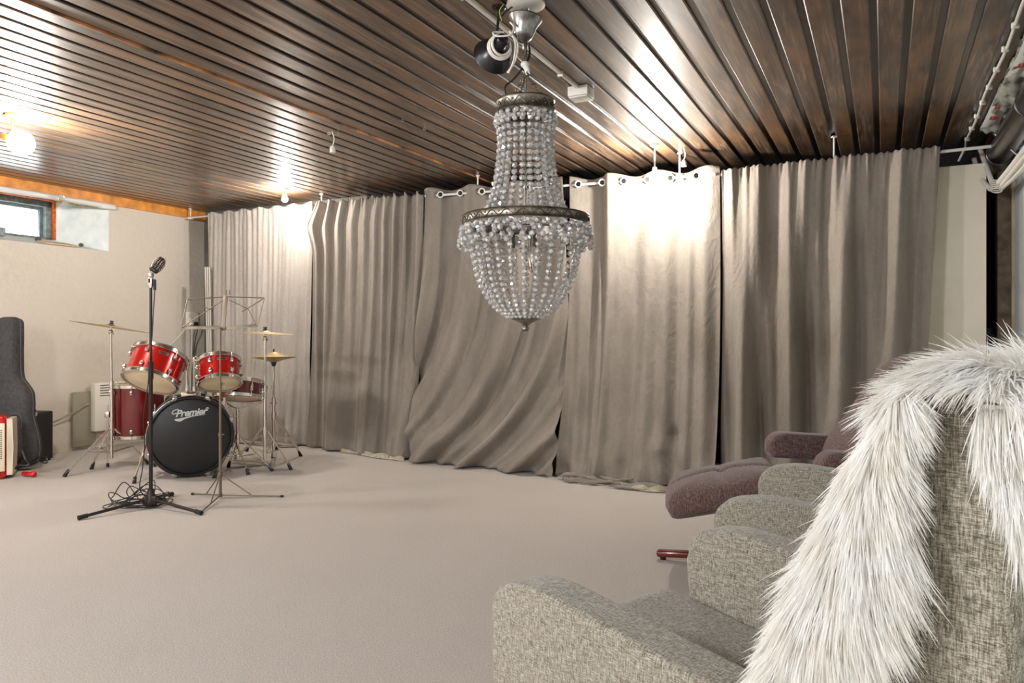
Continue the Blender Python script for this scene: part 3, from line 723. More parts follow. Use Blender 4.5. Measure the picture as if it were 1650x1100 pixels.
# ================================================================== ceiling bits
# white surface conduit and junction box, parallel to the boards
u0 = -1.455
t = thing('junction_box', 'white junction box at the end of a white conduit on the dark ceiling', 'junction box', room(u0, 3.68, HC))
b = MB(); b.box((u0, 3.68, HC-.027), (.115, .105, .054), bev=.006); b.box((u0, 3.68, HC-.058), (.105, .095, .008), bev=.003)
for i in (-1, 1): b.tube([(u0+i*.0, 3.68+i*.0, HC-.063), (u0+i*.0, 3.68, HC-.0635)], .004, 8)
b.v = [tuple(room(*p)) for p in b.v]; b.build('box_body', M_['white_plastic'], t, world=True)
b = MB(); b.box((u0, 1.9, HC-.010), (.020, 3.46, .018), bev=.003)
for v in (2.45, 3.0, 3.4): b.box((u0, v, HC-.014), (.030, .012, .026), bev=.002)
b.v = [tuple(room(*p)) for p in b.v]; b.build('conduit', M_['white_plastic'], t, world=True)
# hanging white connectors
for (x, y, y2, lb) in ((535, 212, 246, 'white lamp connector dangling from the ceiling left of the chandelier'), (1101, 238, 268, 'white lamp connector dangling from the ceiling beside the bright bulb')):
    Y = 1.33*F/(HOR-y); tp = at(x, y, Y); bt = at(x+1, y2, Y)
    t = thing('hanging_connector', lb, 'connector', tp)
    b = MB(); b.tube(catmull([tp, tp.lerp(bt, .35)+Vector((.012, 0, 0)), tp.lerp(bt, .7)], 6), .0035, 6); b.ring(.008, .002, 12, 6, frame(tp-Vector((.02, 0, .012)), (0, 1, 0))); b.build('flex', M_['white_plastic'], t, world=True)
    b = MB(); q = tp.lerp(bt, .68); b.tube([q, q.lerp(bt, .3), bt], [.010, .018, .019], 12); b.build('connector_body', M_['white_plastic'], t, world=True)
hooks = [(389, 219), (434, 230), (649, 190), (684, 204), (545, 212), (68, 296)]
for i, (x, y) in enumerate(hooks[:5]):
    Y = 1.33*F/(HOR-y+4); p = at(x, y-4, Y); p.z = HC
    b = MB(); b.tube([p, p-Vector((0, 0, .022))], .0018, 6); b.ring(.008, .0018, 14, 6, frame(p-Vector((0, 0, .030)), (.3, 1, 0)))
    o = b.build('ceiling_hook', M_['chrome']); tag(o, ['small steel screw hook in the ceiling above the music stand', 'small steel screw hook in the ceiling nearest the left bare bulb', 'small steel screw eye in the ceiling left of the chandelier', 'small steel screw eye in the ceiling closest to the chandelier', 'small steel screw hook beside the dangling left connector'][i], 'hook', 'screw hooks in the ceiling')
hp = at(69, 300, 5.9); hp = room(UL+.10, 3.95, HC)
b = MB(); b.tube(catmull([hp, hp-Vector((0, 0, .03)), hp+Vector((-.03, 0, -.06)), hp+Vector((0, 0, -.11))], 6), .003, 6); b.ball(hp+Vector((.02, 0, -.12)), .028, 12, 8)
o = b.build('clear_bulb_pendant', M_['glass']); tag(o, 'small clear glass bulb hanging on a wire before the cellar window', 'bulb')
# things on the window sill
def sill(v, d, k=0): # point on the sloped sill
    q = d; return room(lerp(UL, IU, q), v, lerp(WZ0, IZ0, q)+k)
b = MB(); b.ball(sill(4.30, .30, .018), .022, 12, 8, sq=.8); tag(b.build('stone', M_['stone']), 'dark round pebble on the sill close to the niche side', 'pebble', 'pebbles on the sill')
b = MB(); b.ball(sill(3.95, .45, .02), .026, 12, 8, sq=.8); tag(b.build('stone', M_['stone']), 'dark round pebble on the sill beside the tan paper', 'pebble', 'pebbles on the sill')
tl = math.atan2(IZ0-WZ0, IU-UL)
b = MB(); Mx = Matrix.Translation(sill(4.05, .2, .010)) @ ROOM_M @ Matrix.Rotation(-math.atan2(IZ0-WZ0, UL-IU)*-1, 4, 'Y'); b.box((0, 0, .0), (.13, .28, .012), Mx, bev=.003)
tag(b.build('cardboard_piece', M_['card']), 'flat tan piece of cardboard lying on the window sill', 'cardboard')
b = MB(); Mx = Matrix.Translation(sill(3.55, .5, .045)) @ ROOM_M; b.box((0, 0, 0), (.05, .26, .075), Mx, bev=.01)
tag(b.build('wire_brush', simple('grey bristle brush', (150, 158, 160), .9, nscale=140, amt=.6, bump=1)), 'grey bristly block standing on the sill at the left picture edge', 'brush')

# ================================================================== right corner: board, pipes, cables
t0 = room(.30, 5.50); 
b = MB(); b.box((.290, 5.50, 1.07), (.57, .022, 2.14), bev=.002); b.v = [tuple(room(*p)) for p in b.v]; o = b.build('beige_board', M_['beige_board'], None, False); tag(o, 'tall plain beige board standing behind the right end of the curtains', 'board')
b = MB(); b.box((.60, 5.97, .55), (.14, .12, 1.10), bev=.01); b.box((.60, 5.90, .25), (.10, .02, .3), bev=.004); b.v = [tuple(room(*p)) for p in b.v]; o = b.build('teal_box', M_['teal'], None); tag(o, 'teal plastic box standing in the dark gap beside the beige board', 'box')
# duct
b = MB(); b.lathe([(.066, 0), (.072, .0), (.072, 3.0), (.066, 3.0)], 36, frame(room(.655, 2.55, 2.205), room(0, 1)), closed=True); b.ring(.073, .006, 36, 8, frame(room(.655, 5.54, 2.205), room(0, 1))); b.ring(.073, .005, 36, 8, frame(room(.655, 4.4, 2.205), room(0, 1)))
b.lathe([(.001, 2.9), (.066, 2.9)], 24, frame(room(.655, 2.55, 2.205), room(0, 1)))
tag(b.build('ventilation_duct', M_['duct']), 'dull steel ventilation duct running under the ceiling along the right wall', 'duct')
# white cable with clips on the ceiling
b = MB(); pts = [(.497+.006*math.sin(v*5), v, HC-.010) for v in [1.6+.15*i for i in range(29)]]+[(.50, 5.92, HC-.03), (.46, 5.95, HC-.12)]
b.tube([room(*p) for p in pts], .0075, 8)
for i in range(13):
    v = 2.3+.29*i; b.box(room(.497, v, HC-.012), (.030, .016, .026), bev=.004)
tag(b.build('white_cable', M_['white_plastic']), 'white cable clipped in a line along the last ceiling boards', 'cable')
# bundle of white cables and conduits under the duct
cab = [((.70, 2.9, 2.12), (.69, 4.2, 2.08), (.66, 5.0, 2.03), (.62, 5.35, 1.98)), ((.715, 2.9, 2.09), (.70, 4.2, 2.05), (.665, 5.0, 2.00), (.635, 5.36, 1.96)), ((.72, 2.9, 2.05), (.715, 4.2, 2.02), (.69, 5.0, 1.985), (.64, 5.38, 1.95))]
cl = ['upper white conduit sloping down under the steel duct', 'middle white conduit of the bundle under the steel duct', 'lowest white conduit of the bundle under the steel duct']
for i, c in enumerate(cab):
    b = MB(); b.tube(catmull([room(*p) for p in c], 10), .016 if i == 0 else .013, 10)
    o = b.build('white_conduit', M_['white_plastic']); tag(o, cl[i], 'conduit', 'white conduits under the duct')
for i, c in enumerate([((.555, 5.62, 2.26), (.575, 5.50, 2.12), (.60, 5.41, 1.99)), ((.52, 5.62, 2.2), (.545, 5.52, 2.06), (.59, 5.42, 1.96))]):
    b = MB(); b.tube(catmull([room(*p) for p in c], 8), .015, 10); o = b.build('white_conduit', M_['white_plastic']); tag(o, ['short white conduit dropping steeply beside the end of the duct', 'short white conduit nearest the beige board top corner'][i], 'conduit', 'white conduits under the duct')
b = MB()
for k in range(5): b.ring(.030, .004, 16, 6, frame(room(.615, 5.37, 1.99-.012*k), (0.3, .2, 1)))
tag(b.build('cable_ties', M_['white_plastic']), 'cluster of white ties wound around the conduits where they bend', 'cable tie')
b = MB(); b.tube(catmull([room(.60, 5.30, 2.27), room(.64, 5.2, 2.18), room(.68, 5.05, 2.08)], 8), .003, 6)
tag(b.build('loose_string', M_['white_plastic']), 'thin white cord slung from the duct down to the conduits', 'cord')
b = MB(); b.tube(catmull([room(.69, 4.9, 2.02), room(.705, 4.85, 1.96), room(.70, 4.8, 1.90), room(.715, 4.78, 1.86)], 8), .0022, 6)
tag(b.build('loose_string', M_['black_plastic']), 'thin dark cord hanging below the conduits over the right wall', 'cord')
b = MB(); b.tube([room(.676, 4.75, 2.062), room(.670, 4.80, 2.058)], .0172, 10); o = b.build('blue_tape_band', M_['blue_tape'])
cnd = [q for q in bpy.data.objects if q.get('label') == cl[0]][0]; o.parent = cnd; o['label'] = 'blue tape band'
b = MB(); b.tube(catmull([room(.715, 4.35, 1.97), room(.712, 4.40, 1.90), room(.708, 4.46, 1.83)], 8), .013, 8); tag(b.build('yellow_strap', M_['yellow_strap']), 'short orange yellow hose end hanging on the right wall', 'hose')
# wrinkled plastic sheet, insulation and printed tape between ceiling and duct
vs = []; fs = []; n1, n2 = 60, 14
for i in range(n1+1):
    for j in range(n2+1):
        v = 3.0+2.55*i/n1; q = j/n2; u = .545+.20*q
        z = HC-.012-.055*math.sin(PI*q)*(.6+.4*math.sin(v*7))-.012*math.sin(v*31+q*9)-.008*math.sin(v*17-q*23)
        vs.append(room(u, v, z))
for i in range(n1):
    for j in range(n2): a = i*(n2+1)+j; fs.append((a, a+1, a+n2+2, a+n2+1))
b = MB(); b.v = [tuple(p) for p in vs]; b.f = fs; b.mi = [0]*len(fs); o = b.build('plastic_vapour_barrier', M_['insulation'], None, True, ang=180); md = o.modifiers.new('thickness', 'SOLIDIFY'); md.thickness = .004
tag(o, 'wrinkled greenish plastic sheet over insulation between ceiling and duct', 'plastic sheet')
t = thing('printed_tape', 'strip of translucent tape with red printed squares on the plastic sheet', 'tape', room(.56, 3.0, HC-.02))
b = MB()
vs = []; N = 40
def tp_(v, k): return room(.535+.015*math.sin((v-3)*1.3)+k, v, HC-.022-.012*math.sin(v*5)-.06*k)
for i in range(N+1):
    v = 3.0+2.45*i/N
    for k in (0, .085): vs.append(tp_(v, k))
b.v = [tuple(p) for p in vs]; b.f = [(2*i, 2*i+1, 2*i+3, 2*i+2) for i in range(N)]; b.mi = [0]*N
o = b.build('tape_strip', M_['tape'], t, True, world=True); md = o.modifiers.new('thickness', 'SOLIDIFY'); md.thickness = .002; md.offset = 0
# printed letters in red frames
b = MB()
def tape_box(vc):
    def P(a, c): return tp_(vc+a, .0425+c)-Vector((0, 0, .0035))
    def seg(a0, c0, a1, c1, w_=.004):
        p, q = P(a0, c0), P(a1, c1); b.tube([p, q], w_/2, 4)
    S = .030
    for (a0, c0, a1, c1) in ((-S, -.02, S, -.02), (S, -.02, S, .02), (S, .02, -S, .02), (-S, .02, -S, -.02)): seg(a0, c0, a1, c1, .003)
    # letters F T X read across the strip
    L = [[(0, 0, 0, 1), (0, 1, .8, 1), (0, .5, .6, .5)], [(.5, 0, .5, 1), (0, 1, 1, 1)], [(0, 0, 1, 1), (0, 1, 1, 0)]]
    for i, st in enumerate(L):
        for (x0, y0, x1, y1) in st:
            seg((y0-.5)*.034, -.0155+i*.011+x0*.008, (y1-.5)*.034, -.0155+i*.011+x1*.008, .005)
for k in range(12): tape_box(3.1+.19*k)
b.build('red_lettering', M_['red_print'], t, False, world=True)
# ================================================================== drum kit
random.seed(3)
def ax_img(x, y, dirx, diry, ratio):
    """axis of a drum seen at (x, y) whose far-pointing axis shows along (dirx, up diry), its near head foreshortened to ratio"""
    d = Vector(((x-825)/F, 1, (HOR-y)/F)).normalized(); r = Vector((d.y, -d.x, 0)).normalized(); u = r.cross(d)
    k = math.sqrt(1-ratio*ratio); n = math.hypot(dirx, diry)
    return (d*ratio + (r*dirx+u*diry)*(k/n)).normalized()
def drum(name, label, bot, axis, R, L, shell, nl, base, xh, group=None, head='drum_head', rodmat='chrome', legs=None, badge=None, rot0=0):
    t = thing(name, label, 'drum', base, 0, group); fr = frame(bot, axis, xh)
    b = MB(); b.lathe([(R, .012), (R, L-.012)], 56, fr); b.lathe([(R-.008, .012), (R-.008, L-.012)], 56, fr); b.f = b.f[:56]+b.f[58:114]; b.mi = [0]*len(b.f); b.build('shell', M_[shell], t, world=True)
    H = R+.010
    for z0, nm in ((0, 'bottom_hoop'), (L-.034, 'top_hoop')):
        b = MB(); b.lathe([(R+.002, z0), (H, z0), (H+.004, z0+.003), (H, z0+.006), (H, z0+.028), (H+.004, z0+.031), (H, z0+.034), (R+.002, z0+.034)], 56, fr, closed=True); b.build(nm, M_['chrome'], t, world=True)
    b = MB(); b.lathe([(.0001, .008), (R-.012, .008), (R+.003, .014)], 56, fr); b.build('bottom_head', M_[head], t, world=True)
    b = MB(); b.lathe([(.0001, L-.008), (R-.012, L-.008), (R+.003, L-.014)], 56, fr); b.build('top_head', M_['drum_head'], t, world=True)
    for i in range(nl):
        a = rot0+2*PI*i/nl; c, s = math.cos(a), math.sin(a)
        for z0, z1 in ((.065, .012), (L-.065, L-.012)):
            b = MB(); p = Vector((c*(R+.010), s*(R+.010), z0)); f2 = fr @ frame(p, (c, s, 0), (0, 0, 1))
            b.box((0, 0, -.002), (.034, .024, .020), f2, bev=.007); b.ball((.0, 0, .008), .009, 10, 6, f2)
            b.tube([fr @ Vector((c*(R+.013), s*(R+.013), z0)), fr @ Vector((c*(R+.013), s*(R+.013), z1))], .0028, 6)
            b.box((c*(R+.013), s*(R+.013), z1), (.012, .012, .012), fr, bev=.002)
            b.build('lug', M_['chrome'], t, world=True)
    if badge is not None:
        a, zz = badge; w_ = .032; b = MB(); vs = []
        for i in range(7):
            th = a+(i-3)/3*w_/R
            for z in (zz-.011, zz+.011): vs.append(((R+.002)*math.cos(th), (R+.002)*math.sin(th), z))
        b.add(vs, [(2*i, 2*i+2, 2*i+3, 2*i+1) for i in range(6)], fr); bd = b.build('badge', M_['nickel'], t, False, world=True)
        b = MB(); vs = []
        for i in range(7):
            th = a+(i-3)/3*w_*.72/R
            for z in (zz-.002, zz+.004): vs.append(((R+.0028)*math.cos(th), (R+.0028)*math.sin(th), z))
        b.add(vs, [(2*i, 2*i+2, 2*i+3, 2*i+1) for i in range(6)], fr); b.build('badge_print', M_['dark_steel'], bd, False, world=True)
    return t, fr
# bass drum
BR = .300; BD = 1.0
bc = at(308, 707, 5.40); bc.z = BR+.003
axb = Vector((.405, -.914, 0)).normalized()      # towards the audience
BL = .40
rear = bc-axb*BL
t = thing('bass_drum', 'large bass drum with black front head on the carpet in the left corner', 'drum', (bc.x, bc.y, 0)); BASS = t
fr = frame(rear, axb, (0, 0, 1))
b = MB(); b.lathe([(BR-.025, .03), (BR-.025, BL-.032)], 72, fr); b.build('shell', M_['red_shell'], t, world=True)
for z0, nm in ((0.0, 'rear_hoop'), (BL-.038, 'front_hoop')):
    b = MB(); b.lathe([(BR-.022, z0), (BR-.006, z0), (BR, z0+.004), (BR, z0+.034), (BR-.006, z0+.038), (BR-.018, z0+.038), (BR-.022, z0+.034)], 72, fr, closed=True); b.build(nm, M_['black_plastic'] if z0 == 0 else M_['black_plastic'], t, world=True)
b = MB(); b.lathe([(BR-.001, BL-.034), (BR+.0022, BL-.033), (BR+.0022, BL-.006), (BR-.001, BL-.005)], 72, fr, closed=True); b.build('hoop_band', M_['nickel'], t, world=True)
b = MB(); b.ring(BR-.004, .0035, 72, 8, fr @ Matrix.Translation((0, 0, BL-.036))); b.ring(BR-.003, .0045, 72, 8, fr @ Matrix.Translation((0, 0, BL-.050))); b.build('hoop_inlay', M_['chrome'], t, world=True)
b = MB(); b.lathe([(.0001, BL-.016), (BR-.034, BL-.016), (BR-.021, BL-.022)], 72, fr); FH = b.build('front_head', M_['black_head'], t, world=True)
b = MB(); b.lathe([(.0001, .016), (BR-.021, .022)], 72, fr); b.build('rear_head', M_['drum_head'], t, world=True)
for i in range(8):
    a = 2*PI*(i+.5)/8; c, s = math.cos(a), math.sin(a); b = MB()
    b.box(((BR+.004)*c, (BR+.004)*s, BL-.018), (.02, .02, .045), fr, bev=.005); b.tube([fr @ Vector(((BR+.010)*c, (BR+.010)*s, BL-.03)), fr @ Vector(((BR+.010)*c, (BR+.010)*s, .03))], .004, 8)
    b.tube([fr @ Vector(((BR-.004)*c, (BR-.004)*s, BL-.006)), fr @ Vector(((BR-.004)*c, (BR-.004)*s, BL+.014))], .006, 8); b.tube([fr @ Vector(((BR-.004)*c+.02*s, (BR-.004)*s-.02*c, BL+.012)), fr @ Vector(((BR-.004)*c-.02*s, (BR-.004)*s+.02*c, BL+.012))], .005, 8)
    b.box(((BR-.008)*c, (BR-.008)*s, BL*.5), (.03, .03, .07), fr, bev=.008); b.build('claw', M_['chrome'], t, world=True)
# spurs
for sx, ft in ((-1, flr(216, 779)), (1, flr(400, 765))):
    b = MB(); top = bc+axb*(-.20)+Vector((-axb.y, axb.x, 0))*(-sx*(BR-.005))+Vector((0, 0, -.02)) if False else bc-axb*.16+Vector((-axb.y, axb.x, 0)).normalized()*(sx*(BR-.012))
    ft = Vector((ft.x, ft.y, .022)); side = top; b.ball(side, .028, 12, 8); b.tube([side, side.lerp(ft, .55)], .0085, 8); b.tube([side.lerp(ft, .5), ft], .006, 8)
    b.tube([side.lerp(ft, .55)+Vector((-.02, 0, 0)), side.lerp(ft, .55)+Vector((.02, 0, 0))], .004, 6); sp = b.build('spur', M_['chrome'], t, world=True)
    b = MB(); b.tube([ft+(side-ft)*.08, Vector((ft.x, ft.y, .001))], [.011, .014], 10); b.build('rubber_foot', M_['rubber'], sp, world=True)
# logo: script lettering with a swash, drawn in the plane of the head
hu = Vector((-axb.y, axb.x, 0)).normalized(); hv = Vector((0, 0, 1))
if hu.x < 0: hu = -hu
fc = bpy.data.curves.new('lettering', 'FONT'); fc.body = 'Premier'; fc.size = .092; fc.shear = .35; fc.offset = .0026; fc.align_x = 'CENTER'; fc.extrude = .0006; fc.space_character = .93
fo = bpy.data.objects.new('lettering', fc); COL.objects.link(fo); dg = bpy.context.evaluated_depsgraph_get(); me = bpy.data.meshes.new_from_object(fo.evaluated_get(dg)); bpy.data.objects.remove(fo)
lc = bc-axb*.0145+hv*.155
LM = Matrix((hu, hv, axb)).transposed().to_4x4(); LM.translation = lc
LM = LM @ Matrix.Rotation(math.radians(4), 4, 'Z') @ Matrix.Diagonal((.76, .76, 1, 1))
b = MB(); b.add([v.co for v in me.vertices], [tuple(p.vertices) for p in me.polygons], LM)
# serifs of the P and r give the script its heavy look
b.tube(catmull([LM @ Vector(p) for p in ((-.125, .036, 0), (-.158, .030, 0), (-.160, .052, 0), (-.135, .068, 0), (-.105, .070, 0))], 6), .0045, 6)
b.tube(catmull([LM @ Vector(p) for p in ((.135, .050, 0), (.150, .058, 0), (.163, .050, 0))], 6), .0045, 6)
sw = [(-.15, -.020), (-.145, -.034), (-.12, -.046), (-.095, -.047), (-.06, -.028), (0, -.014), (.07, -.008), (.14, -.008), (.07, -.003), (0, -.004), (-.06, -.012), (-.11, -.018)]
b.add([LM @ Vector((x, y, .0004)) for x, y in sw], [tuple(range(len(sw)))])
lo = b.build('lettering', M_['grey_print'], FH, False, world=True)
# tom mount on the bass drum
mt = at(318, 640, 5.52); mt = bc-axb*.20+Vector((0, 0, BR-.018))
TB1 = at(244, 620, 5.05); TB2 = at(355, 623, 5.28)
ax1 = ax_img(248, 592, 17, 47, .38); ax2 = ax_img(355, 595, -2, 50, .40)
T1L, T1R, T2L, T2R = .235, .176, .205, .137
TB1 = at(241, 617, 5.10); TB2 = at(354.5, 620, 5.25)
b = MB(); b.box(mt+Vector((0, 0, .012)), (.12, .09, .05), bev=.008)
MP = []
for sx, tb, a_, R_, L_, px in ((-1, TB1, ax1, T1R, T1L, (298, 583)), (1, TB2, ax2, T2R, T2L, (317, 580))):
    base = mt+Vector((sx*.028, 0, .03)); top = at(px[0]+(2 if sx < 0 else -3), px[1]+2, base.y); top = Vector((base.x, base.y, top.z))
    b.tube([base, top], .0115, 12); b.tube([top-Vector((0, 0, .03)), top+Vector((0, 0, .012))], .018, 12); b.ball(top+Vector((0, 0, .02)), .020, 12, 8)
    cen = tb+a_*(L_*.62); side = (top-cen); side = side-a_*side.dot(a_); side.normalize(); pt = cen+side*(R_+.008)
    b.tube([top+Vector((0, 0, .02)), pt], .012, 10); b.ball(pt-side*-.012, .020, 12, 8); b.box(pt, (.05, .05, .05), bev=.01)
    b.tube([base+Vector((0, 0, .01)), base+Vector((0, 0, .045))], .017, 12)
b.build('tom_mount', M_['chrome'], t, world=True)
# toms
drum('tom_drum', 'larger bright red tom drum tilted on the left above the bass drum', TB1, ax1, T1R, T1L, 'red_shell', 6, (TB1.x, TB1.y, 0.62), (1, -.5, 0), 'toms on the bass drum', badge=(-.55, .17), rot0=-.12)
drum('tom_drum', 'smaller bright red tom drum on the right above the bass drum', TB2, ax2, T2R, T2L, 'red_shell', 6, (TB2.x, TB2.y, 0.62), (1, -.4, 0), 'toms on the bass drum', badge=(-.72, .145), rot0=-.25)
# floor tom
fb = flr(221, 738); fb.y = 5.95; fb.x = (222-825)/F*5.95
ft, frf = drum('floor_tom', 'dark red floor tom with chrome legs standing behind the left cymbal stand', Vector((fb.x, fb.y, .225)), (0, 0, 1), .192, .435, 'dark_red_shell', 8, (fb.x, fb.y, 0), (1, 0, 0), rot0=.25)
for i in range(3):
    a = -.5+2*PI*i/3+ (0 if i else 0); R = .192+.022; b = MB(); p = Vector((fb.x+R*math.cos(a), fb.y+R*math.sin(a), 0))
    b.tube([p+Vector((0, 0, .50)), p+Vector((0, 0, .02))], .006, 8); b.box(p+Vector((0, 0, .42)), (.04, .04, .05), bev=.008); lg = b.build('leg', M_['chrome'], ft, world=True)
    b = MB(); b.tube([p+Vector((0, 0, .03)), p+Vector((0, 0, .001))], .012, 10); b.build('rubber_foot', M_['rubber'], lg, world=True)
# snare and its stand
sc_ = at(383, 643, 5.62)
axs = ax_img(383, 640, 4, 50, .13)
drum('snare_drum', 'shallow dark red snare drum on its stand behind the small tom', sc_-Vector((0, 0, 0)), axs, .172, .15, 'dark_red_shell', 8, (sc_.x, sc_.y, sc_.z-.03), (1, 0, 0), rot0=.1)
def tripod(b, cen, zhub, zlow, feet, r=.006, dbl=True):
    cen = Vector(cen); fts = []
    for f in feet:
        f = Vector(f); d = (Vector((f.x, f.y, 0))-Vector((cen.x, cen.y, 0))).normalized(); side = Vector((-d.y, d.x, 0))*(.011 if dbl else 0)
        hub = Vector((cen.x, cen.y, zhub))+d*.02; ftp = Vector((f.x, f.y, .025))
        for s in ((-1, 1) if dbl else (1,)): b.tube([hub+side*s, ftp+side*s*.6], r*.75 if dbl else r, 8)
        mid = hub.lerp(ftp, .52); low = Vector((cen.x, cen.y, zlow))+d*.018
        for s in ((-1, 1) if dbl else (1,)): b.tube([low+side*s*.8, mid+side*s], r*.65, 6)
        b.tube([mid-side*1.2, mid+side*1.2], r*.7, 6); fts.append((ftp, (hub-ftp).normalized()))
    b.tube([Vector((cen.x, cen.y, zhub-.03)), Vector((cen.x, cen.y, zhub+.03))], .018, 12); b.tube([Vector((cen.x, cen.y, zlow-.015)), Vector((cen.x, cen.y, zlow+.015))], .017, 12)
    return fts
def feet_parts(t, fts, r=.013, parent=None):
    for p, d in fts:
        b = MB(); b.tube([p+d*.035, Vector((p.x, p.y, .012)), Vector((p.x-d.x*.01, p.y-d.y*.01, .001))], [r*.8, r*1.1, r*1.2], 10); b.build('rubber_foot', M_['rubber'], parent or t, world=True)
t = thing('snare_stand', 'chrome tripod stand holding the snare drum', 'stand', (sc_.x+.02, sc_.y, 0))
cs = Vector((sc_.x, sc_.y, 0)); b = MB(); b.tube([cs+Vector((0, 0, .18)), cs+Vector((0, 0, sc_.z-.06))], .011, 10)
for i in range(3):
    a = .4+2*PI*i/3; d = Vector((math.cos(a), math.sin(a), 0)); b.tube([cs+Vector((0, 0, sc_.z-.08)), cs+d*.17+Vector((0, 0, sc_.z-.035)), cs+d*.192+Vector((0, 0, sc_.z+.02))], .005, 8); b.tube([cs+d*.192+Vector((0, 0, sc_.z-.02)), cs+d*.196+Vector((0, 0, sc_.z+.03))], .010, 8)
b.build('basket', M_['chrome'], t, world=True)
b = MB(); fts = tripod(b, cs, .26, .12, [cs+Vector((.25*math.cos(a), .25*math.sin(a), 0)) for a in (-1.9, .15, 2.2)]); b.build('tripod', M_['chrome'], t, world=True); feet_parts(t, fts)
# cymbals and stands
def cymbal(label, c, axis, R, base, group=None, bell=.06, h=.022):
    fr = frame(c, axis); b = MB(); pr = []
    for i in range(9):
        q = i/8; pr.append((.006+bell*.62*q, h*1.15-.012*q*q))
    for i in range(1, 22):
        q = i/21; r_ = .006+bell*.62+(R-.006-bell*.62)*q; pr.append((r_, (h*1.15-.012)*(1-q)**1.15+.0007*math.sin(i*2.2)))
    b.lathe(pr+[(r_-.001, z-.0015) for r_, z in pr[::-1]], 72, fr, closed=True); o = b.build('cymbal', M_['brass'], None, ang=60)
    o.data.transform(Matrix.Translation(-Vector(c))); o.location = c; tag(o, label, 'cymbal', group); return o
def cym_stand(label, base, pole, feet, zhub, zlow, top, tilt=None):
    t = thing('cymbal_stand', label, 'stand', base); bz = Vector(base); b = MB()
    zm = zhub+(top.z-zhub)*.45
    b.tube([bz+Vector((0, 0, zlow-.05)), bz+Vector((0, 0, zm))], .0125, 12); b.tube([bz+Vector((0, 0, zm)), Vector((top.x, top.y, top.z-.03))], .009, 12)
    b.tube([bz+Vector((0, 0, zm-.03)), bz+Vector((0, 0, zm+.015))], .018, 12); b.tube([bz+Vector((-.0, 0, zm)), bz+Vector((.05, -.01, zm))], .005, 8); b.tube([bz+Vector((.05, -.01, zm-.012)), bz+Vector((.05, -.01, zm+.012))], .005, 8)
    b.build('pole', M_['chrome'], t, world=True)
    b = MB(); b.ball((top.x, top.y, top.z-.035), .017, 12, 8); a_ = (tilt or Vector((0, 0, 1))); b.tube([Vector((top.x, top.y, top.z-.035)), top+a_*.045], .004, 8); b.tube([top-Vector((0, 0, .05))+Vector((-.015, 0, 0)), top-Vector((0, 0, .05))+Vector((.022, 0, 0))], .007, 8); b.build('tilter', M_['chrome'], t, world=True)
    b = MB(); b.lathe([(.001, .022), (.016, .022), (.016, .032), (.008, .036), (.008, .05), (.001, .052)], 14, frame(top, a_)); b.box((0, 0, .045), (.03, .006, .012), frame(top, a_), bev=.002); b.build('wing_nut', M_['black_plastic'], t, world=True)
    b = MB(); fts = tripod(b, bz, zhub, zlow, feet); b.build('tripod', M_['chrome'], t, world=True); feet_parts(t, fts)
    return t
Y1 = 5.72; c1b = Vector(((180-825)/F*Y1, Y1, 0)); top1 = at(178.5, 527, Y1-.02)
axc1 = (Vector((.14, .0, .985))+Vector((0, .09, 0))).normalized()
cym_stand('tall chrome cymbal stand at the left of the kit in front of the floor tom', c1b, 0, [flr(105, 768), flr(148, 756), flr(238, 748)], .32, .14, top1, axc1)
cymbal('large crash cymbal on the left stand, tilted down to the right', top1, axc1, .283, None)
Y2 = 5.66; c2b = Vector(((427-825)/F*Y2, Y2, 0)); top2 = at(427, 537, Y2)
cym_stand('tall chrome cymbal stand at the right of the kit holding the higher cymbal', c2b, 0, [flr(468, 757), flr(380, 742), flr(440, 738)], .31, .14, top2, Vector((.03, .03, 1)).normalized())
cymbal('wide flat ride cymbal on the right stand, the higher of the right pair', top2, Vector((.045, -.012, 1)).normalized(), .207, None)
# hi-hat
Y3 = 5.95; hb = Vector(((441-825)/F*Y3, Y3, 0)); t = thing('hi_hat_stand', 'slim chrome hi-hat stand with foot pedal behind the right cymbal stand', 'stand', hb)
top3 = at(441, 575, Y3)
b = MB(); b.tube([hb+Vector((0, 0, .06)), hb+Vector((0, 0, .55))], .0115, 12); b.tube([hb+Vector((0, 0, .5)), Vector((hb.x, hb.y, top3.z-.05))], .008, 12); b.tube([Vector((hb.x, hb.y, top3.z-.05)), at(441, 553, Y3)], .003, 8); b.tube([hb+Vector((-.03, 0, .5)), hb+Vector((.03, 0, .5))], .005, 8); b.tube([hb+Vector((0, 0, .48)), hb+Vector((0, 0, .54))], .017, 12); b.build('pole', M_['chrome'], t, world=True)
b = MB(); b.lathe([(.012, -.075), (.024, -.045), (.020, -.028), (.001, -.026)], 16, Matrix.Translation(top3)); b.lathe([(.02, .030), (.02, .038), (.001, .039)], 16, Matrix.Translation(top3)); b.tube([top3+Vector((0, 0, .036)), top3+Vector((0, 0, .065))], .007, 8); b.build('clutch', M_['black_plastic'], t, world=True)
b = MB(); fts = tripod(b, hb, .40, .18, [flr(484, 735), flr(398, 727), flr(446, 726)]); b.build('tripod', M_['chrome'], t, world=True); feet_parts(t, fts)
b = MB(); pd = Vector((-.5, -.25, 0)).normalized(); fr = frame(hb+pd*.17+Vector((0, 0, .04)), Vector((-.25*pd.x, -.25*pd.y, 1))*1.0+Vector((-.1, 0, 0)), pd); b.box((0, 0, 0), (.27, .075, .01), fr, bev=.003); b.box((.0, 0, -.028), (.3, .05, .006), fr, bev=.002); b.build('pedal', M_['nickel'], t, world=True)
cymbal('top hi-hat cymbal, dished shape, on the slim stand', top3+Vector((0, 0, .004)), (0, 0, 1), .175, None, bell=.075, h=.034)
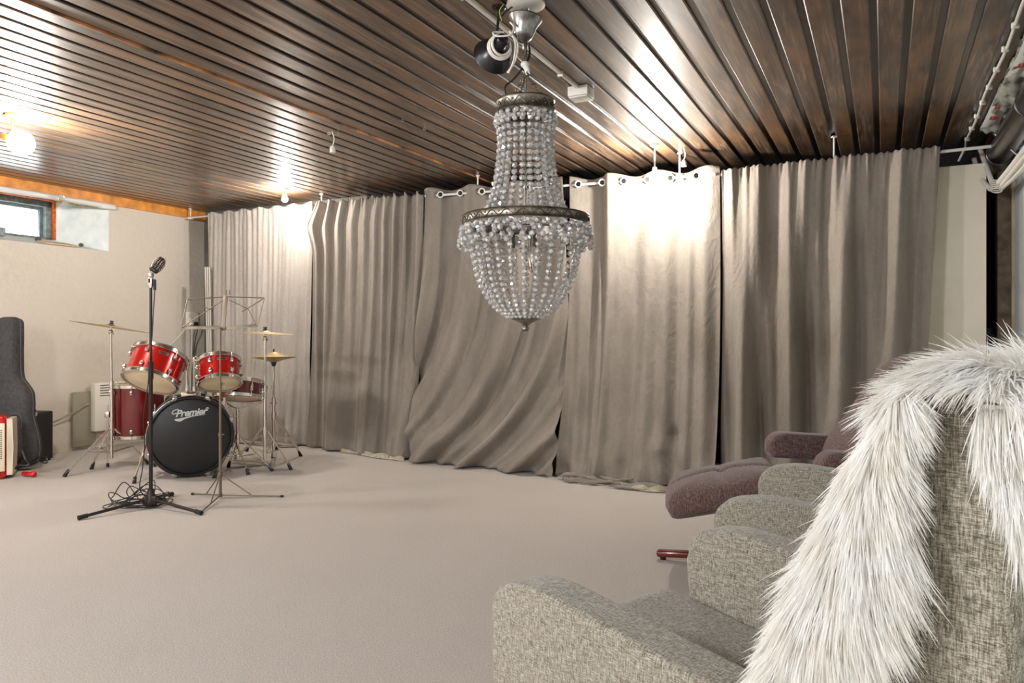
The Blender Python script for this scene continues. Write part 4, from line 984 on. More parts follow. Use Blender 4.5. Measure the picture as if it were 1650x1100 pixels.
cb_ = cymbal('bottom hi-hat cymbal turned upward under its pair', top3-Vector((0, 0, .004)), (0, 0, -1), .175, None, bell=.075, h=.034)
# kick pedal behind the bass drum and drum throne peeking between the toms
pb = rear-axb*.10; t = thing('kick_pedal', 'metal kick pedal on the carpet behind the bass drum', 'pedal', (pb.x, pb.y, 0))
b = MB(); fr = frame((pb.x-.0, pb.y, .05), Vector((axb.x*-.25, axb.y*-.25, 1)), axb); b.box((0, 0, 0), (.26, .09, .012), fr, bev=.003); b.box((0, 0, -.04), (.28, .09, .008), fr, bev=.002); b.build('footboard', M_['nickel'], t, world=True)
b = MB(); q = Vector((pb.x, pb.y, 0))+axb*.08; s_ = Vector((-axb.y, axb.x, 0)); b.tube([q+s_*.05, q+s_*.05+Vector((0, 0, .2))], .008, 8); b.tube([q-s_*.05, q-s_*.05+Vector((0, 0, .2))], .008, 8); b.tube([q+s_*.06+Vector((0, 0, .2)), q-s_*.06+Vector((0, 0, .2))], .007, 8); b.tube([q+Vector((0, 0, .2)), q+Vector((0, 0, .36))], .005, 8); b.ball(q+Vector((0, 0, .36))+axb*-.01, .024, 12, 8); b.build('beater_frame', M_['chrome'], t, world=True)
th = at(303, 640, 6.15); t = thing('drum_throne', 'round drum stool with dark furry seat behind the bass drum', 'stool', (th.x, th.y, 0))
b = MB(); b.lathe([(.001, .46), (.16, .46), (.175, .48), (.175, .52), (.16, .545), (.08, .555), (.001, .556)], 30, Matrix.Translation((th.x, th.y, 0))); b.build('seat', simple('dark shaggy cloth', (92, 88, 84), .9, nscale=90, amt=.6, bump=1), t, world=True)
b = MB(); b.tube([(th.x, th.y, .46), (th.x, th.y, .15)], .014, 10); fts = tripod(b, (th.x, th.y, 0), .30, .14, [Vector((th.x+.25*math.cos(a), th.y+.25*math.sin(a), 0)) for a in (.5, 2.6, 4.7)]); b.build('tripod', M_['chrome'], t, world=True); feet_parts(t, fts)
# two drum sticks on the floor tom
for k, lb in ((0, 'pale wooden drum stick leaning up from the floor tom, nearer one'), (1, 'pale wooden drum stick leaning up from the floor tom, farther one')):
    pass

# ================================================================== music stand
mb_ = flr(355, 803); mx, my = mb_.x, mb_.y
t = thing('music_stand', 'folding wire music stand with open desk in front of the drum kit', 'music stand', (mx, my, 0))
M_['stand_metal'] = simple('tarnished steel', (122, 110, 94), .5, .6)
def zz(y): return EYE+(HOR-y)/F*my
b = MB(); b.tube([(mx, my, .01), (mx, my, zz(700))], .0095, 10); b.tube([(mx, my, zz(700)), (mx, my, zz(618))], .0075, 10); b.tube([(mx, my, zz(618)), (mx, my, zz(527))], .0058, 10)
for y in (700, 618): b.tube([(mx, my, zz(y+3)), (mx, my, zz(y-3))], .012, 10); b.tube([(mx-.015, my, zz(y)), (mx+.025, my, zz(y))], .004, 8)
b.build('pole', M_['stand_metal'], t, world=True)
b = MB()
fe = [flr(309, 797), flr(457, 801), flr(322, 829)]
for f in fe:
    b.tube([(mx, my, .022), (f.x, f.y, .008)], .0045, 8); md_ = Vector((mx, my, .022)).lerp(Vector((f.x, f.y, .008)), .5); b.tube([(mx, my, zz(763)), md_], .004, 8)
b.tube([(mx, my, zz(760)), (mx, my, zz(767))], .014, 10); b.tube([(mx, my, .012), (mx, my, .034)], .013, 10)
b.build('tripod', M_['stand_metal'], t, world=True)
for f in fe[:2]:
    b = MB(); d = (f-Vector((mx, my, 0))).normalized(); b.tube([f+Vector((0, 0, .009))-d*.02, f+Vector((0, 0, .007))], .0075, 8); b.build('rubber_foot', M_['rubber'], t, world=True)
# desk
def dk(x, y, k=0): return at(x, y, my+k)
b = MB()
L0, L1 = dk(292, 528, -.02), dk(414, 526, .06); Cc = dk(355, 528); Tt = dk(366, 478, .10)
UL_, UR_ = dk(302, 482, .06), dk(426, 480, .14)
for p, q in ((UL_, L0), (UR_, L1), (UL_, Tt), (Tt, UR_)): b.tube([p, q], .0035, 6)
X1, X2 = dk(340, 499, .05), dk(400, 498, .10)
for p, q in ((UL_, X1), (L0, dk(362, 482, .09)), (dk(369, 483, .1), X2), (X2, L1), (UR_, dk(390, 502, .09))): b.tube([p, q], .003, 6)
for i_ in (0, 1): b.box(Tt+Vector((-.005+.02*i_, 0, .03)), (.006, .01, .03), bev=.002)
b.build('desk_wires', M_['stand_metal'], t, world=True)
b = MB()
def plank(p, q, w_, th_):
    d = (q-p); fr = frame((p+q)/2, Vector((0, -1, .25)), d); b.box((0, 0, 0), (d.length, w_, th_), fr, bev=.001)
plank(L0, Cc, .020, .004); plank(Cc, L1, .020, .004); plank(dk(357, 528), Tt, .028, .004)
b.build('desk_bars', M_['stand_metal'], t, world=True)

# ================================================================== microphone stand
bs = flr(243, 818); sx_, sy_ = bs.x, bs.y
t = thing('microphone_stand', 'black tripod microphone stand in front of the drums', 'microphone stand', (sx_, sy_, 0))
def zm_(y): return EYE+(HOR-y)/F*sy_
M_['stand_black'] = simple('worn black tube', (52, 46, 42), .35, .5)
b = MB(); b.tube([(sx_, sy_, .05), (sx_, sy_, zm_(582))], .0115, 14); b.tube([(sx_, sy_, zm_(610)), (sx_, sy_, zm_(582))], .0155, 14); b.tube([(sx_, sy_, zm_(590)), (sx_, sy_, zm_(458))], .0085, 14); b.build('pole', M_['stand_black'], t, world=True)
b = MB(); b.lathe([(.034, .015), (.036, .03), (.034, .055), (.022, .09), (.018, .115), (.014, .118)], 20, Matrix.Translation((sx_, sy_, 0))); b.build('hub', M_['stand_black'], t, world=True)
for f in (flr(127, 838), flr(324, 830), flr(277, 799)):
    b = MB(); d = (f-Vector((sx_, sy_, 0))).normalized(); p0 = Vector((sx_, sy_, .055))+d*.02; p1 = Vector((f.x, f.y, .014)); b.tube([p0, p1], .0095, 12); b.box(Vector((sx_, sy_, .05))+d*.03, (.03, .03, .05), bev=.006); lg = b.build('leg', M_['stand_black'], t, world=True)
    b = MB(); b.tube([p1-d*.045+Vector((0, 0, .005)), p1+d*.005], [.013, .0135], 12); b.build('rubber_foot', M_['rubber'], lg, world=True)
# vintage microphone
hc = at(254, 427, sy_); mz = zm_(458)
t = thing('microphone', 'chrome vintage ribbed microphone on top of the black stand', 'microphone', (sx_, sy_, mz))
ma = Vector((.45, -.75, .30)).normalized()         # front of the head
fr = frame(hc, ma, (.55, 0, .83)) @ Matrix.Diagonal((1.02, 1.2, 1.15, 1))                       # local x up, y across
b = MB(); 
def sq(a, w_, h_, p=2.6):
    c, s = math.cos(a), math.sin(a); return (w_*abs(c)**(2/p)*(1 if c >= 0 else -1), h_*abs(s)**(2/p)*(1 if s >= 0 else -1))
def loft(b, secs, n=32, M=None):
    vs = []; fs = []
    for (xx, w_, d_) in secs:
        for j in range(n):
            y_, z_ = sq(2*PI*j/n, w_, d_); vs.append((xx, y_, z_))
    for i in range(len(secs)-1):
        for j in range(n): fs.append((i*n+j, i*n+(j+1) % n, (i+1)*n+(j+1) % n, (i+1)*n+j))
    fs.append(tuple(range(n))[::-1]); fs.append(tuple((len(secs)-1)*n+j for j in range(n))); b.add(vs, fs, M)
loft(b, [(-.050, .014, .016), (-.044, .022, .026), (-.02, .026, .030), (.02, .026, .030), (.042, .021, .025), (.049, .010, .012)], 32, fr); b.build('grille', M_['black_plastic'], t, world=True)
b = MB()
for k in range(10):
    x0 = -.046+k*.0103; g_ = math.sqrt(max(.05, 1-(x0/.056)**2)); loft(b, [(x0-.0022, .029*g_, .034*g_), (x0-.001, .031*g_, .0365*g_), (x0+.001, .031*g_, .0365*g_), (x0+.0022, .029*g_, .034*g_)], 32, fr)
for yy in (-.012, 0, .012): b.tube([fr @ Vector((-.044+.092*q, yy, .0355*math.sqrt(max(.1, 1-((q-.5)*1.75)**2)))) for q in [i/10 for i in range(11)]], .0022, 6)
b.build('ribs', M_['chrome'], t, world=True)
b = MB(); b.tube([fr @ Vector((-.045, 0, 0)), Vector((sx_+.004, sy_, mz+.055))], .011, 12); b.ball((sx_+.002, sy_, mz+.055), .017, 12, 8); b.box((sx_, sy_, mz+.018), (.030, .030, .062), bev=.006); b.tube([(sx_, sy_, mz-.02), (sx_, sy_, mz)], .012, 12); b.build('swivel_mount', M_['chrome'], t, world=True)
b = MB(); b.box((sx_-.002, sy_-.0165, mz+.022), (.012, .004, .026), bev=.001); b.build('switch', M_['black_plastic'], t, world=True)
# cable down the stand and a loose coil around its foot
b = MB(); b.tube([(sx_+.024, sy_-.004, mz+.03), (sx_+.026, sy_-.004, mz-.035)], [.010, .0085], 10)
pts = [(sx_+.026, sy_-.004, mz-.035), (sx_+.022, sy_-.01, mz-.15), (sx_+.012, sy_-.014, mz-.35), (sx_-.008, sy_-.016, mz-.6), (sx_-.03, sy_-.03, .55), (sx_-.022, sy_-.03, .40), (sx_-.03, sy_-.04, .25), (sx_-.05, sy_-.02, .10)]
for k in range(9):
    cxk, cyk = sx_-.10+.05*math.sin(k*2.1), sy_+.06+.05*math.cos(k*1.7); R1 = .10+.035*random.random(); up = .10 if k % 2 else .16
    for q in range(10):
        a = 2*PI*q/10+k*.4; pts.append((cxk+R1*math.cos(a)*1.15, cyk+R1*math.sin(a)*.8, .008+.006*k*.3+max(0, math.sin(a+k*.9))*up*(.4+.6*random.random())*.75))
pts.append((sx_-.26, sy_+.0, .006)); b.tube(catmull(pts, 5), .0032, 6)
o = b.build('microphone_cable', M_['black_plastic']); tag(o, 'black microphone cable running down the stand into a loose coil on the carpet', 'cable')

# ================================================================== left corner
# accordion at the picture edge
fa = flr(-14, 772); t = thing('accordion', 'red pearl accordion with a cream grille cut by the left picture edge', 'accordion', (fa.x, fa.y, 0))
AM = Matrix.Translation((fa.x-.115, fa.y, 0)) @ Matrix.Rotation(math.radians(26), 4, 'Z')
def ab(nm, mat, c, sz, bev=.006, parent=None):
    b = MB(); b.box(c, sz, AM, bev=bev, seg=3); return b.build(nm, M_[mat], parent or t, world=True)
ab('treble_case', 'pearl_red', (.0, 0, .235), (.40, .20, .46), .03)
gr = ab('grille_panel', 'cream_grille', (.150, -.104, .235), (.088, .012, .35), .004)
b = MB()
for r_ in range(15):
    for c_ in range(5):
        z = .12+.0145*r_+.009*c_
        b.box((.118+.0135*c_, -.111, z), (.0085, .004, .006), AM @ Matrix.Translation((0, 0, 0)))
b.build('grille_slots', M_['black_plastic'], gr, False, world=True)
ab('keyboard_strip', 'black_plastic', (.072, -.103, .235), (.05, .012, .24), .003)
b = MB()
for k in range(6):
    b.prism([(.203+.006*k, .03), (.208+.006*k, .03), (.214+.006*k+.008*math.sin(0), .235), (.208+.006*k, .44), (.203+.006*k, .44)], -.095, .095, AM)
b.build('bellows', M_['cream_grille'], t, world=True)
# guitar bag leaning on the wall
gf = flr(30, 757); gx, gy = (22-825)/F*5.72, 5.72
t = thing('guitar_bag', 'dark grey soft guitar bag standing upright behind the accordion', 'guitar bag', (gx, gy, 0))
def gz(y): return EYE+(HOR-y)/F*gy
out = [(62, 730), (58, 745), (40, 752), (10, 754), (-40, 754), (-52, 735), (-54, 700), (-46, 672), (-40, 650), (-44, 630), (-32, 612), (-24, 590), (-20, 560), (-18, 528), (-12, 512), (4, 509), (14, 513), (17, 530), (20, 570), (24, 605), (33, 618), (43, 632), (46, 650), (47, 668), (54, 690), (60, 710)]
poly = [((x-22)/F*gy, gz(y)) for x, y in out][::-1]
cen = Vector((sum(p[0] for p in poly)/len(poly), sum(p[1] for p in poly)/len(poly)))
def bag(b, poly, d0, d1, round_=.82, M=None):
    P = [Vector((p[0], 0, p[1])) for p in catmull2(poly)]; n = len(P); lay = [(-d0, round_), (-d0*.75, .94), (-d0*.3, 1.0), (d1*.3, 1.0), (d1*.75, .94), (d1, round_)]; vs = []; fs = []
    sp = medial(P)
    for (dy, k) in lay:
        for i, p in enumerate(P): c = sp[i]; vs.append((c.x+(p.x-c.x)*k, dy, c.z+(p.z-c.z)*k))
    L = len(lay)
    for l in range(L-1):
        for i in range(n): fs.append((l*n+i, l*n+(i+1) % n, (l+1)*n+(i+1) % n, (l+1)*n+i))
    fs.append(tuple(range(n))[::-1]); fs.append(tuple((L-1)*n+i for i in range(n))); b.add(vs, fs, M)
def catmull2(poly, n=5):
    N = len(poly); out = []
    for i in range(N):
        a, b_, c, d = [Vector((poly[(i+k) % N][0], poly[(i+k) % N][1])) for k in (-1, 0, 1, 2)]
        for j in range(n):
            t_ = j/n; out.append(.5*((2*b_)+(c-a)*t_+(2*a-5*b_+4*c-d)*t_*t_+(3*b_-a-3*c+d)*t_**3))
    return out
def medial(P):
    out = []
    for p in P:
        xs = [q.x for q in P if abs(q.z-p.z) < .06]; c = (min(xs)+max(xs))/2; zlo, zhi = min(q.z for q in P), max(q.z for q in P)
        out.append(Vector((c, 0, min(max(p.z, zlo+.08), zhi-.06))))
    return out
BM_ = Matrix.Translation((gx, gy, 0)) @ Matrix.Rotation(math.radians(-6), 4, 'X')
b = MB(); bag(b, poly, .07, .07, M=BM_); b.build('bag_body', M_['nylon'], t, world=True)
pk = [((x-22)/F*gy, gz(y)) for x, y in [(46, 735), (30, 742), (0, 744), (-30, 740), (-34, 700), (-28, 678), (0, 668), (24, 668), (38, 674), (44, 700)]][::-1]
b = MB(); bag(b, pk, .035, .03, M=BM_ @ Matrix.Translation((0, -.085, 0))); b.build('front_pocket', M_['nylon'], t, world=True)
b = MB(); b.tube(catmull([BM_ @ Vector((((x-22)/F*gy), -.122, gz(y))) for x, y in [(22, 676), (28, 668), (40, 667), (46, 676), (46, 690)]], 6), .004, 6)
b.tube([BM_ @ Vector((((x-22)/F*gy), -.122, gz(y))) for x, y in [(24, 717), (44, 713)]], .002, 6); b.tube([BM_ @ Vector((p.x, 0, p.y)) for p in catmull2(poly)], .004, 6, closed=True)
b.build('piping', simple('grey bag piping', (88, 86, 88), .6), t, world=True)
b = MB(); s0 = at(52, 742, 5.62); b.tube(catmull([s0, at(66, 736, 5.6), at(76, 738, 5.58), at(74, 746, 5.57), at(60, 742, 5.56)], 8), .006, 6); b.tube(catmull([at(36, 727, 5.52), at(40, 740, 5.5), at(46, 749, 5.48), at(30, 750, 5.46), at(26, 756, 5.45)], 8), .010, 6); b.build('carry_strap', M_['black_plastic'], t, world=True)
rb_ = at(54, 753, 5.42); rb_.z = .022; b = MB(); b.ball(rb_, .022, 14, 10); b.tube([rb_, rb_+Vector((-.09, .02, .0))], .016, 10)
o = b.build('red_tipped_foot', [M_['pearl_red']]); tag(o, 'small red knob lying on the carpet beside the guitar bag', 'knob')
# amplifier
ap = room(-6.36, 4.42); t = thing('guitar_amplifier', 'small black guitar amplifier with metal corners behind the guitar bag', 'amplifier', (ap.x, ap.y, 0))
A2 = Matrix.Translation((at(46, 733, 6.10).x, 6.10, 0)) @ Matrix.Rotation(math.radians(-8), 4, 'Z')
b = MB(); b.box((0, 0, .215), (.29, .20, .40), A2, bev=.012); b.build('cabinet', M_['tolex'], t, world=True)
b = MB(); b.box((-.005, -.102, .20), (.25, .006, .35), A2, bev=.003); gr = b.build('grille_cloth', simple('charcoal grille cloth', (34, 33, 33), .8, nscale=200, amt=.4), t, world=True)
for (x, z) in ((.145, .415), (.145, .015), (-.145, .415), (-.145, .015)):
    b = MB(); b.ball((x*.96, -.092, .215+(z-.215)*.95), .020, 10, 8, A2); b.build('corner_guard', M_['chrome'], t, world=True)
b = MB(); b.tube(catmull([A2 @ Vector(p) for p in ((-.06, 0, .415), (-.05, 0, .435), (.05, 0, .435), (.06, 0, .415))], 6), .007, 8); b.build('handle', M_['black_plastic'], t, world=True)
for x, y in ((-.12, -.08), (.12, -.08), (-.12, .08), (.12, .08)):
    b = MB(); b.tube([A2 @ Vector((x, y, .018)), A2 @ Vector((x, y, .001))], .012, 8); b.build('rubber_foot', M_['rubber'], t, world=True)
b = MB()
x0 = .0
for ltr in range(6):      # slanted script strokes of the nameplate
    xx = .062+.0115*ltr; h = .022 if ltr in (0, 4) else .014; fr = A2 @ Matrix.Translation((xx, -.1065, .325-.0042*ltr)) ; b.tube(catmull([fr @ Vector(p) for p in ((0, 0, 0), (.003, 0, h), (.007, 0, h*.6), (.006, 0, 0), (.013, 0, .003))], 4), .0018, 5)
b.build('nameplate', M_['grey_print'], gr, world=True)
# panel heater on the left wall
hv0, hv1 = 4.54, 5.02
t = thing('panel_heater', 'white electric panel heater low on the left wall behind the floor tom', 'heater', room(UL+.05, 4.78))
M_['heater'] = simple('cream enamel', (232, 226, 210), .4)
HM = Matrix.Translation(room(UL, 0, 0)) @ ROOM_M
b = MB(); b.box((.075, 4.61, .385), (.07, .68, .45), HM, bev=.012); b.build('body', M_['heater'], t, world=True)
b = MB()
for k in range(5): b.box((.1105, 4.60, .585-.024*k), (.003, .56, .007), HM)
b.build('vent_slots', M_['dark_steel'], t, False, world=True)
b = MB(); b.box((.022, 4.22, .28), (.04, .22, .50), HM, bev=.012); b.build('wall_bracket', simple('greenish grey metal', (150, 144, 124), .6), t, world=True)
b = MB()
pw = [room(UL+.05, 4.24, .42), room(UL+.055, 4.14, .36), room(UL+.05, 4.05, .32), room(UL+.03, 3.85, .25), room(UL+.05, 3.7, .22)]
b.tube(catmull(pw, 8), .004, 6); b.tube(catmull([p+Vector((.01, 0, .02*math.sin(i))) for i, p in enumerate(pw)], 8), .004, 6)
tag(b.build('wall_cable', simple('grey cable', (170, 160, 140), .6)), 'pair of grey cables sagging along the left wall towards the heater', 'cable')
# wall socket, cables
def onwall(x, y, off=0.0):
    r = (x-825)/F; Y = (UL+off)/(r*RC-RS); return at(x, y, Y)
t = thing('wall_socket', 'white double wall socket on the left wall above the small tom', 'socket', onwall(310, 512, .01))
sm = frame(onwall(310, 514, .01), room(1, 0), (0, 0, 1))
b = MB(); b.box((0, 0, 0), (.15, .15, .022), sm, bev=.006); b.build('plate', M_['white_plastic'], t, world=True)
for i_, (dx, dy) in enumerate(((.035, -.035), (.035, .035), (-.035, .035), (-.035, -.035))):
    b = MB(); b.ring(.022, .003, 20, 6, sm @ Matrix.Translation((dx, dy, .012))); b.lathe([(.0001, .008), (.021, .0115)], 20, sm @ Matrix.Translation((dx, dy, .001))); b.build('outlet', M_['cream_grille'], t, world=True)
b = MB(); p0 = onwall(312, 521, .03); b.tube([p0+room(.01, 0), p0+room(.05, 0)], .018, 12)
b.tube(catmull([p0+room(.05, 0), p0+room(.06, 0)-Vector((0, 0, .06)), onwall(313, 560, .03), onwall(311, 620, .03), onwall(308, 660, .03)], 8), .005, 6)
tag(b.build('socket_cable', M_['black_plastic']), 'black plug and cable hanging from the double wall socket', 'cable')
b = MB(); p0 = onwall(306, 521, .03); b.tube([p0+room(.0, 0), p0+room(.04, 0)], .018, 12)
b.tube(catmull([p0+room(.04, 0), onwall(300, 528, .06), onwall(290, 540, .05), onwall(274, 556, .03), onwall(262, 566, .03), onwall(245, 600, .03)], 8), .004, 6)
b.tube(catmull([p0+room(.03, 0)-Vector((0, 0, .03)), onwall(309, 560, .02), onwall(306, 640, .02)], 8), .005, 6)
tag(b.build('socket_cable', M_['white_plastic']), 'white plug and cables running from the double wall socket', 'cable')
b = MB(); 
for k in range(3):
    b.tube([at(331+k*3.2, 430, 7.45), at(334+k*3, 560, 7.42), at(336+k*2.5, 712, 7.40)], .009, 8)
tag(b.build('leaning_poles', simple('pale aluminium', (196, 190, 180), .35, .6)), 'thin pale metal poles leaning together in the corner beside the curtain', 'poles', kind='stuff')
# ================================================================== armchairs
def slab(b, outline, y0, y1, bev, M=None, seg=4):
    b.prism(outline, y0, y1, M, bev=bev, seg=seg)
def soft(mb, name, mat, parent, lv=1, ang=180, tex=.004):
    o = mb.build(name, mat, parent, True, ang=ang); return o
AW = .645   # distance between the outer faces of the two arms (near to far)
def rounded(poly, rad, n=5):
    """round every corner of a closed outline by its own radius"""
    out = []; N = len(poly)
    for i, p in enumerate(poly):
        r = rad[i] if isinstance(rad, (list, tuple)) else rad; p = Vector(p); a = Vector(poly[i-1]); c = Vector(poly[(i+1) % N])
        da = (a-p); dc = (c-p); r_ = min(r, da.length*.48, dc.length*.48)
        if r_ < 1e-4: out.append((p.x, p.y)); continue
        p0 = p+da.normalized()*r_; p1 = p+dc.normalized()*r_
        for j in range(n+1):
            t_ = j/n; q = p0*(1-t_)**2+p*2*t_*(1-t_)+p1*t_*t_; out.append((q.x, q.y))
    return out
def armchair(label, loc, rz_, top=1.0):
    t = thing('armchair', label, 'armchair', loc, rz_, 'greige woven armchairs in a row')
    mat = M_['tweed']
    # arms: slabs with a soft rounded front corner, top sloping a little to the back
    arm = rounded([(-.00, .14), (-.012, .60), (.10, .628), (.60, .585), (.66, .14)], [.02, .062, .18, .05, .02], 7)
    for i_, (y0, y1) in enumerate(((0, .085), (AW-.085, AW))):
        b = MB(); slab(b, arm, y0, y1, .034, seg=5); b.build('armrest', mat, t)
    # seat cushion, bulging at the front
    st = rounded([(-.105, .30), (-.115, .43), (-.06, .468), (.56, .405), (.56, .27)], [.04, .055, .12, .02, .02], 7)
    b = MB(); slab(b, st, .095, AW-.095, .040, seg=5); b.build('seat_cushion', mat, t)
    b = MB(); slab(b, rounded([(-.03, .14), (-.03, .295), (.62, .262), (.62, .14)], .02, 4), .08, AW-.08, .012); b.build('seat_base', mat, t)
    # back with swept side faces
    bk = rounded([(.53, .30), (.545, .56), (.648, .82), (.715, .955), (.750, top), (.790, .985), (.812, .90), (.815, .25), (.64, .16)], [.02, .10, .12, .05, .04, .03, .05, .05, .02], 6)
    b = MB(); slab(b, bk, -.004, AW+.004, .030, seg=5); b.build('backrest', mat, t)
    # seam between side panel and back
    b = MB(); b.tube([(.655, -.0065, .20), (.660, -.0072, .45), (.672, -.0072, .60)], .0022, 6); b.build('seam', M_['dark_seam'], t)
    for (x, y) in ((.04, .06), (.04, AW-.06), (.72, .06), (.72, AW-.06)):
        b = MB(); b.tube([(x, y, .15), (x+(.02 if x > .3 else -.01), y, .0)], [.020, .013], 12); b.build('leg', M_['red_wood'], t)
    return t
M_['dark_seam'] = simple('dark seam thread', (70, 62, 52), .9)
def chair_at(label, u, v, fu, fv):
    loc = room(u, v); ang = math.atan2(-fv, -fu); return armchair(label, loc, ang-RA)
C1 = chair_at('nearest greige armchair with the white sheepskin over its back', -.628, 1.16, -.908, .418)
C2 = chair_at('greige armchair standing between the nearest one and the brown recliner', -.398, 1.985, -.998, .057)

# ================================================================== sheepskin on the near armchair
SK = thing('sheepskin', 'long haired white sheepskin draped over the back of the nearest armchair', 'sheepskin', C1.location, C1.rotation_euler.z)
FE = [(.36, .470), (.52, .515), (.575, .62), (.618, .73), (.668, .85), (.703, .93), (.735, .985)]      # front edge of the back (t, z)
def fe(z): return interp([(z_, t_) for t_, z_ in FE], z)
patches = []     # (origin fn(a, b), normal fn, comb fn, density weight, len, a,b ranges)
bp = MB()
def grid(fn, na, nb):
    vs = [fn(i/na, j/nb) for i in range(na+1) for j in range(nb+1)]; fs = [(i*(nb+1)+j, i*(nb+1)+j+1, (i+1)*(nb+1)+j+1, (i+1)*(nb+1)+j) for i in range(na) for j in range(nb)]
    bp.add(vs, fs)
def front(a, b_):                # a: along the back from the seat to the top, b: across
    z = .475+(1.0-.475)*a; yy = -.02+(.46+.05*math.sin(a*9))*b_; return Vector((fe(z)-.022-.014*math.sin(PI*min(1, b_*6+.2))*.0, yy, z))
SW = [(.475, .10), (.60, .105), (.72, .085), (.83, .076), (.90, .050), (.95, .024), (1.0, .014)]
def side(a, b_):                 # band lapping over the near side face
    z = .475+(1.0-.475)*a; w_ = interp(SW, z); tt = fe(z)-.022+w_*b_; return Vector((tt, -.018-.008*math.sin(PI*b_), z))
def topp(a, b_):                 # over the top edge, front to rear
    tt = .700+.135*a; zz_ = interp([(.70, .985), (.725, 1.008), (.75, 1.018), (.79, 1.014), (.82, 1.0), (.836, .965)], tt); return Vector((tt, -.018+.62*b_, zz_ - .018*max(0, 1-b_*14)))
def rearp(a, b_):                # hanging down behind
    dep = .02+.24*math.sin(min(1, b_*2.0)*PI*.5)-.03*math.sin(b_*11); return Vector((.830+.006*a, .02+.56*b_, 1.0-dep*a))
def nearlap(a, b_):
    return Vector((.786+.034*b_, -.014, .985-(.01+.11*b_**1.2)*a))
def nearlap_old(a, b_):              # short tongue hanging on the side face near the rear corner
    dd = .025+.11*b_**1.5; return Vector((.735+.10*b_, -.022, 1.01-dd*a))
for fn, na, nb in ((front, 24, 10), (side, 24, 5), (topp, 8, 20), (rearp, 8, 20), (nearlap, 4, 6)): grid(fn, na, nb)
o = bp.build('pelt', M_['pelt'], SK, True, ang=180); md = o.modifiers.new('thickness', 'SOLIDIFY'); md.thickness = .008; md.offset = 0
HV = []; HF = []
def fnedge(a, b_): return front(a, b_*.12)
def noise3(p, s, k): 
    return math.sin(p.x*s+k*1.7+1.3*math.sin(p.z*s*.8+k))*.6+.4*math.sin(p.z*s*1.3+p.y*s*.9+k*2.3)
def strands(fn, nrm, comb, count, L0, L1, droop):
    n0 = 0
    for k in range(count):
        a, b_ = random.random(), random.random(); p = fn(a, b_); ca, cb2 = round(a*26+random.uniform(-.3, .3)), round(b_*14+random.uniform(-.3, .3)); rr = random.Random(ca*131+cb2*7+id(fn) % 1 )
        cl = Vector((rr.uniform(-1, 1), rr.uniform(-1, 1), rr.uniform(-1, 1)))*.17
        n = nrm(a, b_); d = comb(a, b_)
        d = (d+cl+Vector((random.gauss(0, .10), random.gauss(0, .10), random.gauss(0, .10)))).normalized()
        L = random.uniform(L0, L1)*(1-(.34*ease(.68, .92, a) if fn in (side, fnedge, front) else 0)); q = p+n*.002; v_ = (n*.55+d*.75).normalized(); S = 6; w0 = random.uniform(.0006, .0012)
        side_ = v_.cross(Vector((random.gauss(0, 1), random.gauss(0, 1), random.gauss(0, 1)))).normalized(); curl = random.uniform(-.12, .12)
        base = len(HV)
        for s in range(S):
            w_ = w0*(1-(s/(S-1))**2*.88); HV.append(q+side_*w_); HV.append(q-side_*w_)
            v_ = (v_*.70+d*.30+Vector((0, 0, -droop*.22))+side_*curl*.2).normalized(); q = q+v_*(L/(S-1))
        for s in range(S-1): HF.append((base+2*s, base+2*s+1, base+2*s+3, base+2*s+2))
strands(front, lambda a, b_: Vector((-1, -.25, .2)).normalized(), lambda a, b_: Vector((-.45, -.25, -.60)), 9000, .035, .060, .5)
strands(front, lambda a, b_: Vector((-1, -.6, .2)).normalized(), lambda a, b_: Vector((-.75, -.35, -.35)), 0, .05, .08, .5)
strands(fnedge, lambda a, b_: Vector((-1, -.7, .1)).normalized(), lambda a, b_: Vector((-.42, -.3, -.60)), 12000, .030, .056, .4)
strands(side, lambda a, b_: Vector((-.3+.4*b_, -1, .0)).normalized(), lambda a, b_: Vector((-.35+1.0*b_, -.12, -.66)), 26000, .050, .085, .45)
strands(topp, lambda a, b_: Vector((-.4+.8*a, 0, 1)).normalized(), lambda a, b_: Vector((-.60+.75*a+.35*(a > .75), -.45*(b_ < .12)-.25, -.10-.3*(b_ < .06))), 20000, .034, .056, .5)
strands(rearp, lambda a, b_: Vector((1, -.3, .0)).normalized(), lambda a, b_: Vector((.35, -.3, -.8)), 12000, .050, .090, .6)
strands(nearlap, lambda a, b_: Vector((.1, -1, .1)).normalized(), lambda a, b_: Vector((.2, -.15, -.9)), 3500, .040, .070, .6)
me = bpy.data.meshes.new('fleece'); me.from_pydata([tuple(v) for v in HV], [], HF); me.materials.append(M_['wool']); me.polygons.foreach_set('use_smooth', [True]*len(me.polygons)); me.update()
fl = bpy.data.objects.new('fleece', me); COL.objects.link(fl); fl.parent = SK; fl['kind'] = 'stuff'

# ================================================================== brown recliner
rc = Vector((1.22, 3.20, 0)); t = thing('recliner_chair', 'mauve brown upholstered recliner behind the two greige armchairs', 'recliner', (1.60, 3.20, 0))
def cushion(b, outline, y0, y1, bev, M=None): b.prism(outline, y0, y1, M, bev=bev, seg=5)
RW = .34
for s in (-1, 1):
    b = MB(); yc = 3.20+s*(.285)
    o_ = rounded([(1.215, .475), (1.212, .555), (1.26, .592), (1.62, .57), (1.66, .50), (1.58, .455)], [.03, .035, .05, .04, .03, .03], 5); cushion(b, o_, yc-.055, yc+.055, .038); b.build('armrest', M_['brown_tweed'], t, world=True)
b = MB(); cushion(b, rounded([(1.235, .30), (1.225, .40), (1.28, .455), (1.60, .40), (1.62, .27)], [.04, .06, .08, .03, .03], 5), 2.98, 3.42, .045); b.build('seat_cushion', M_['brown_tweed'], t, world=True)
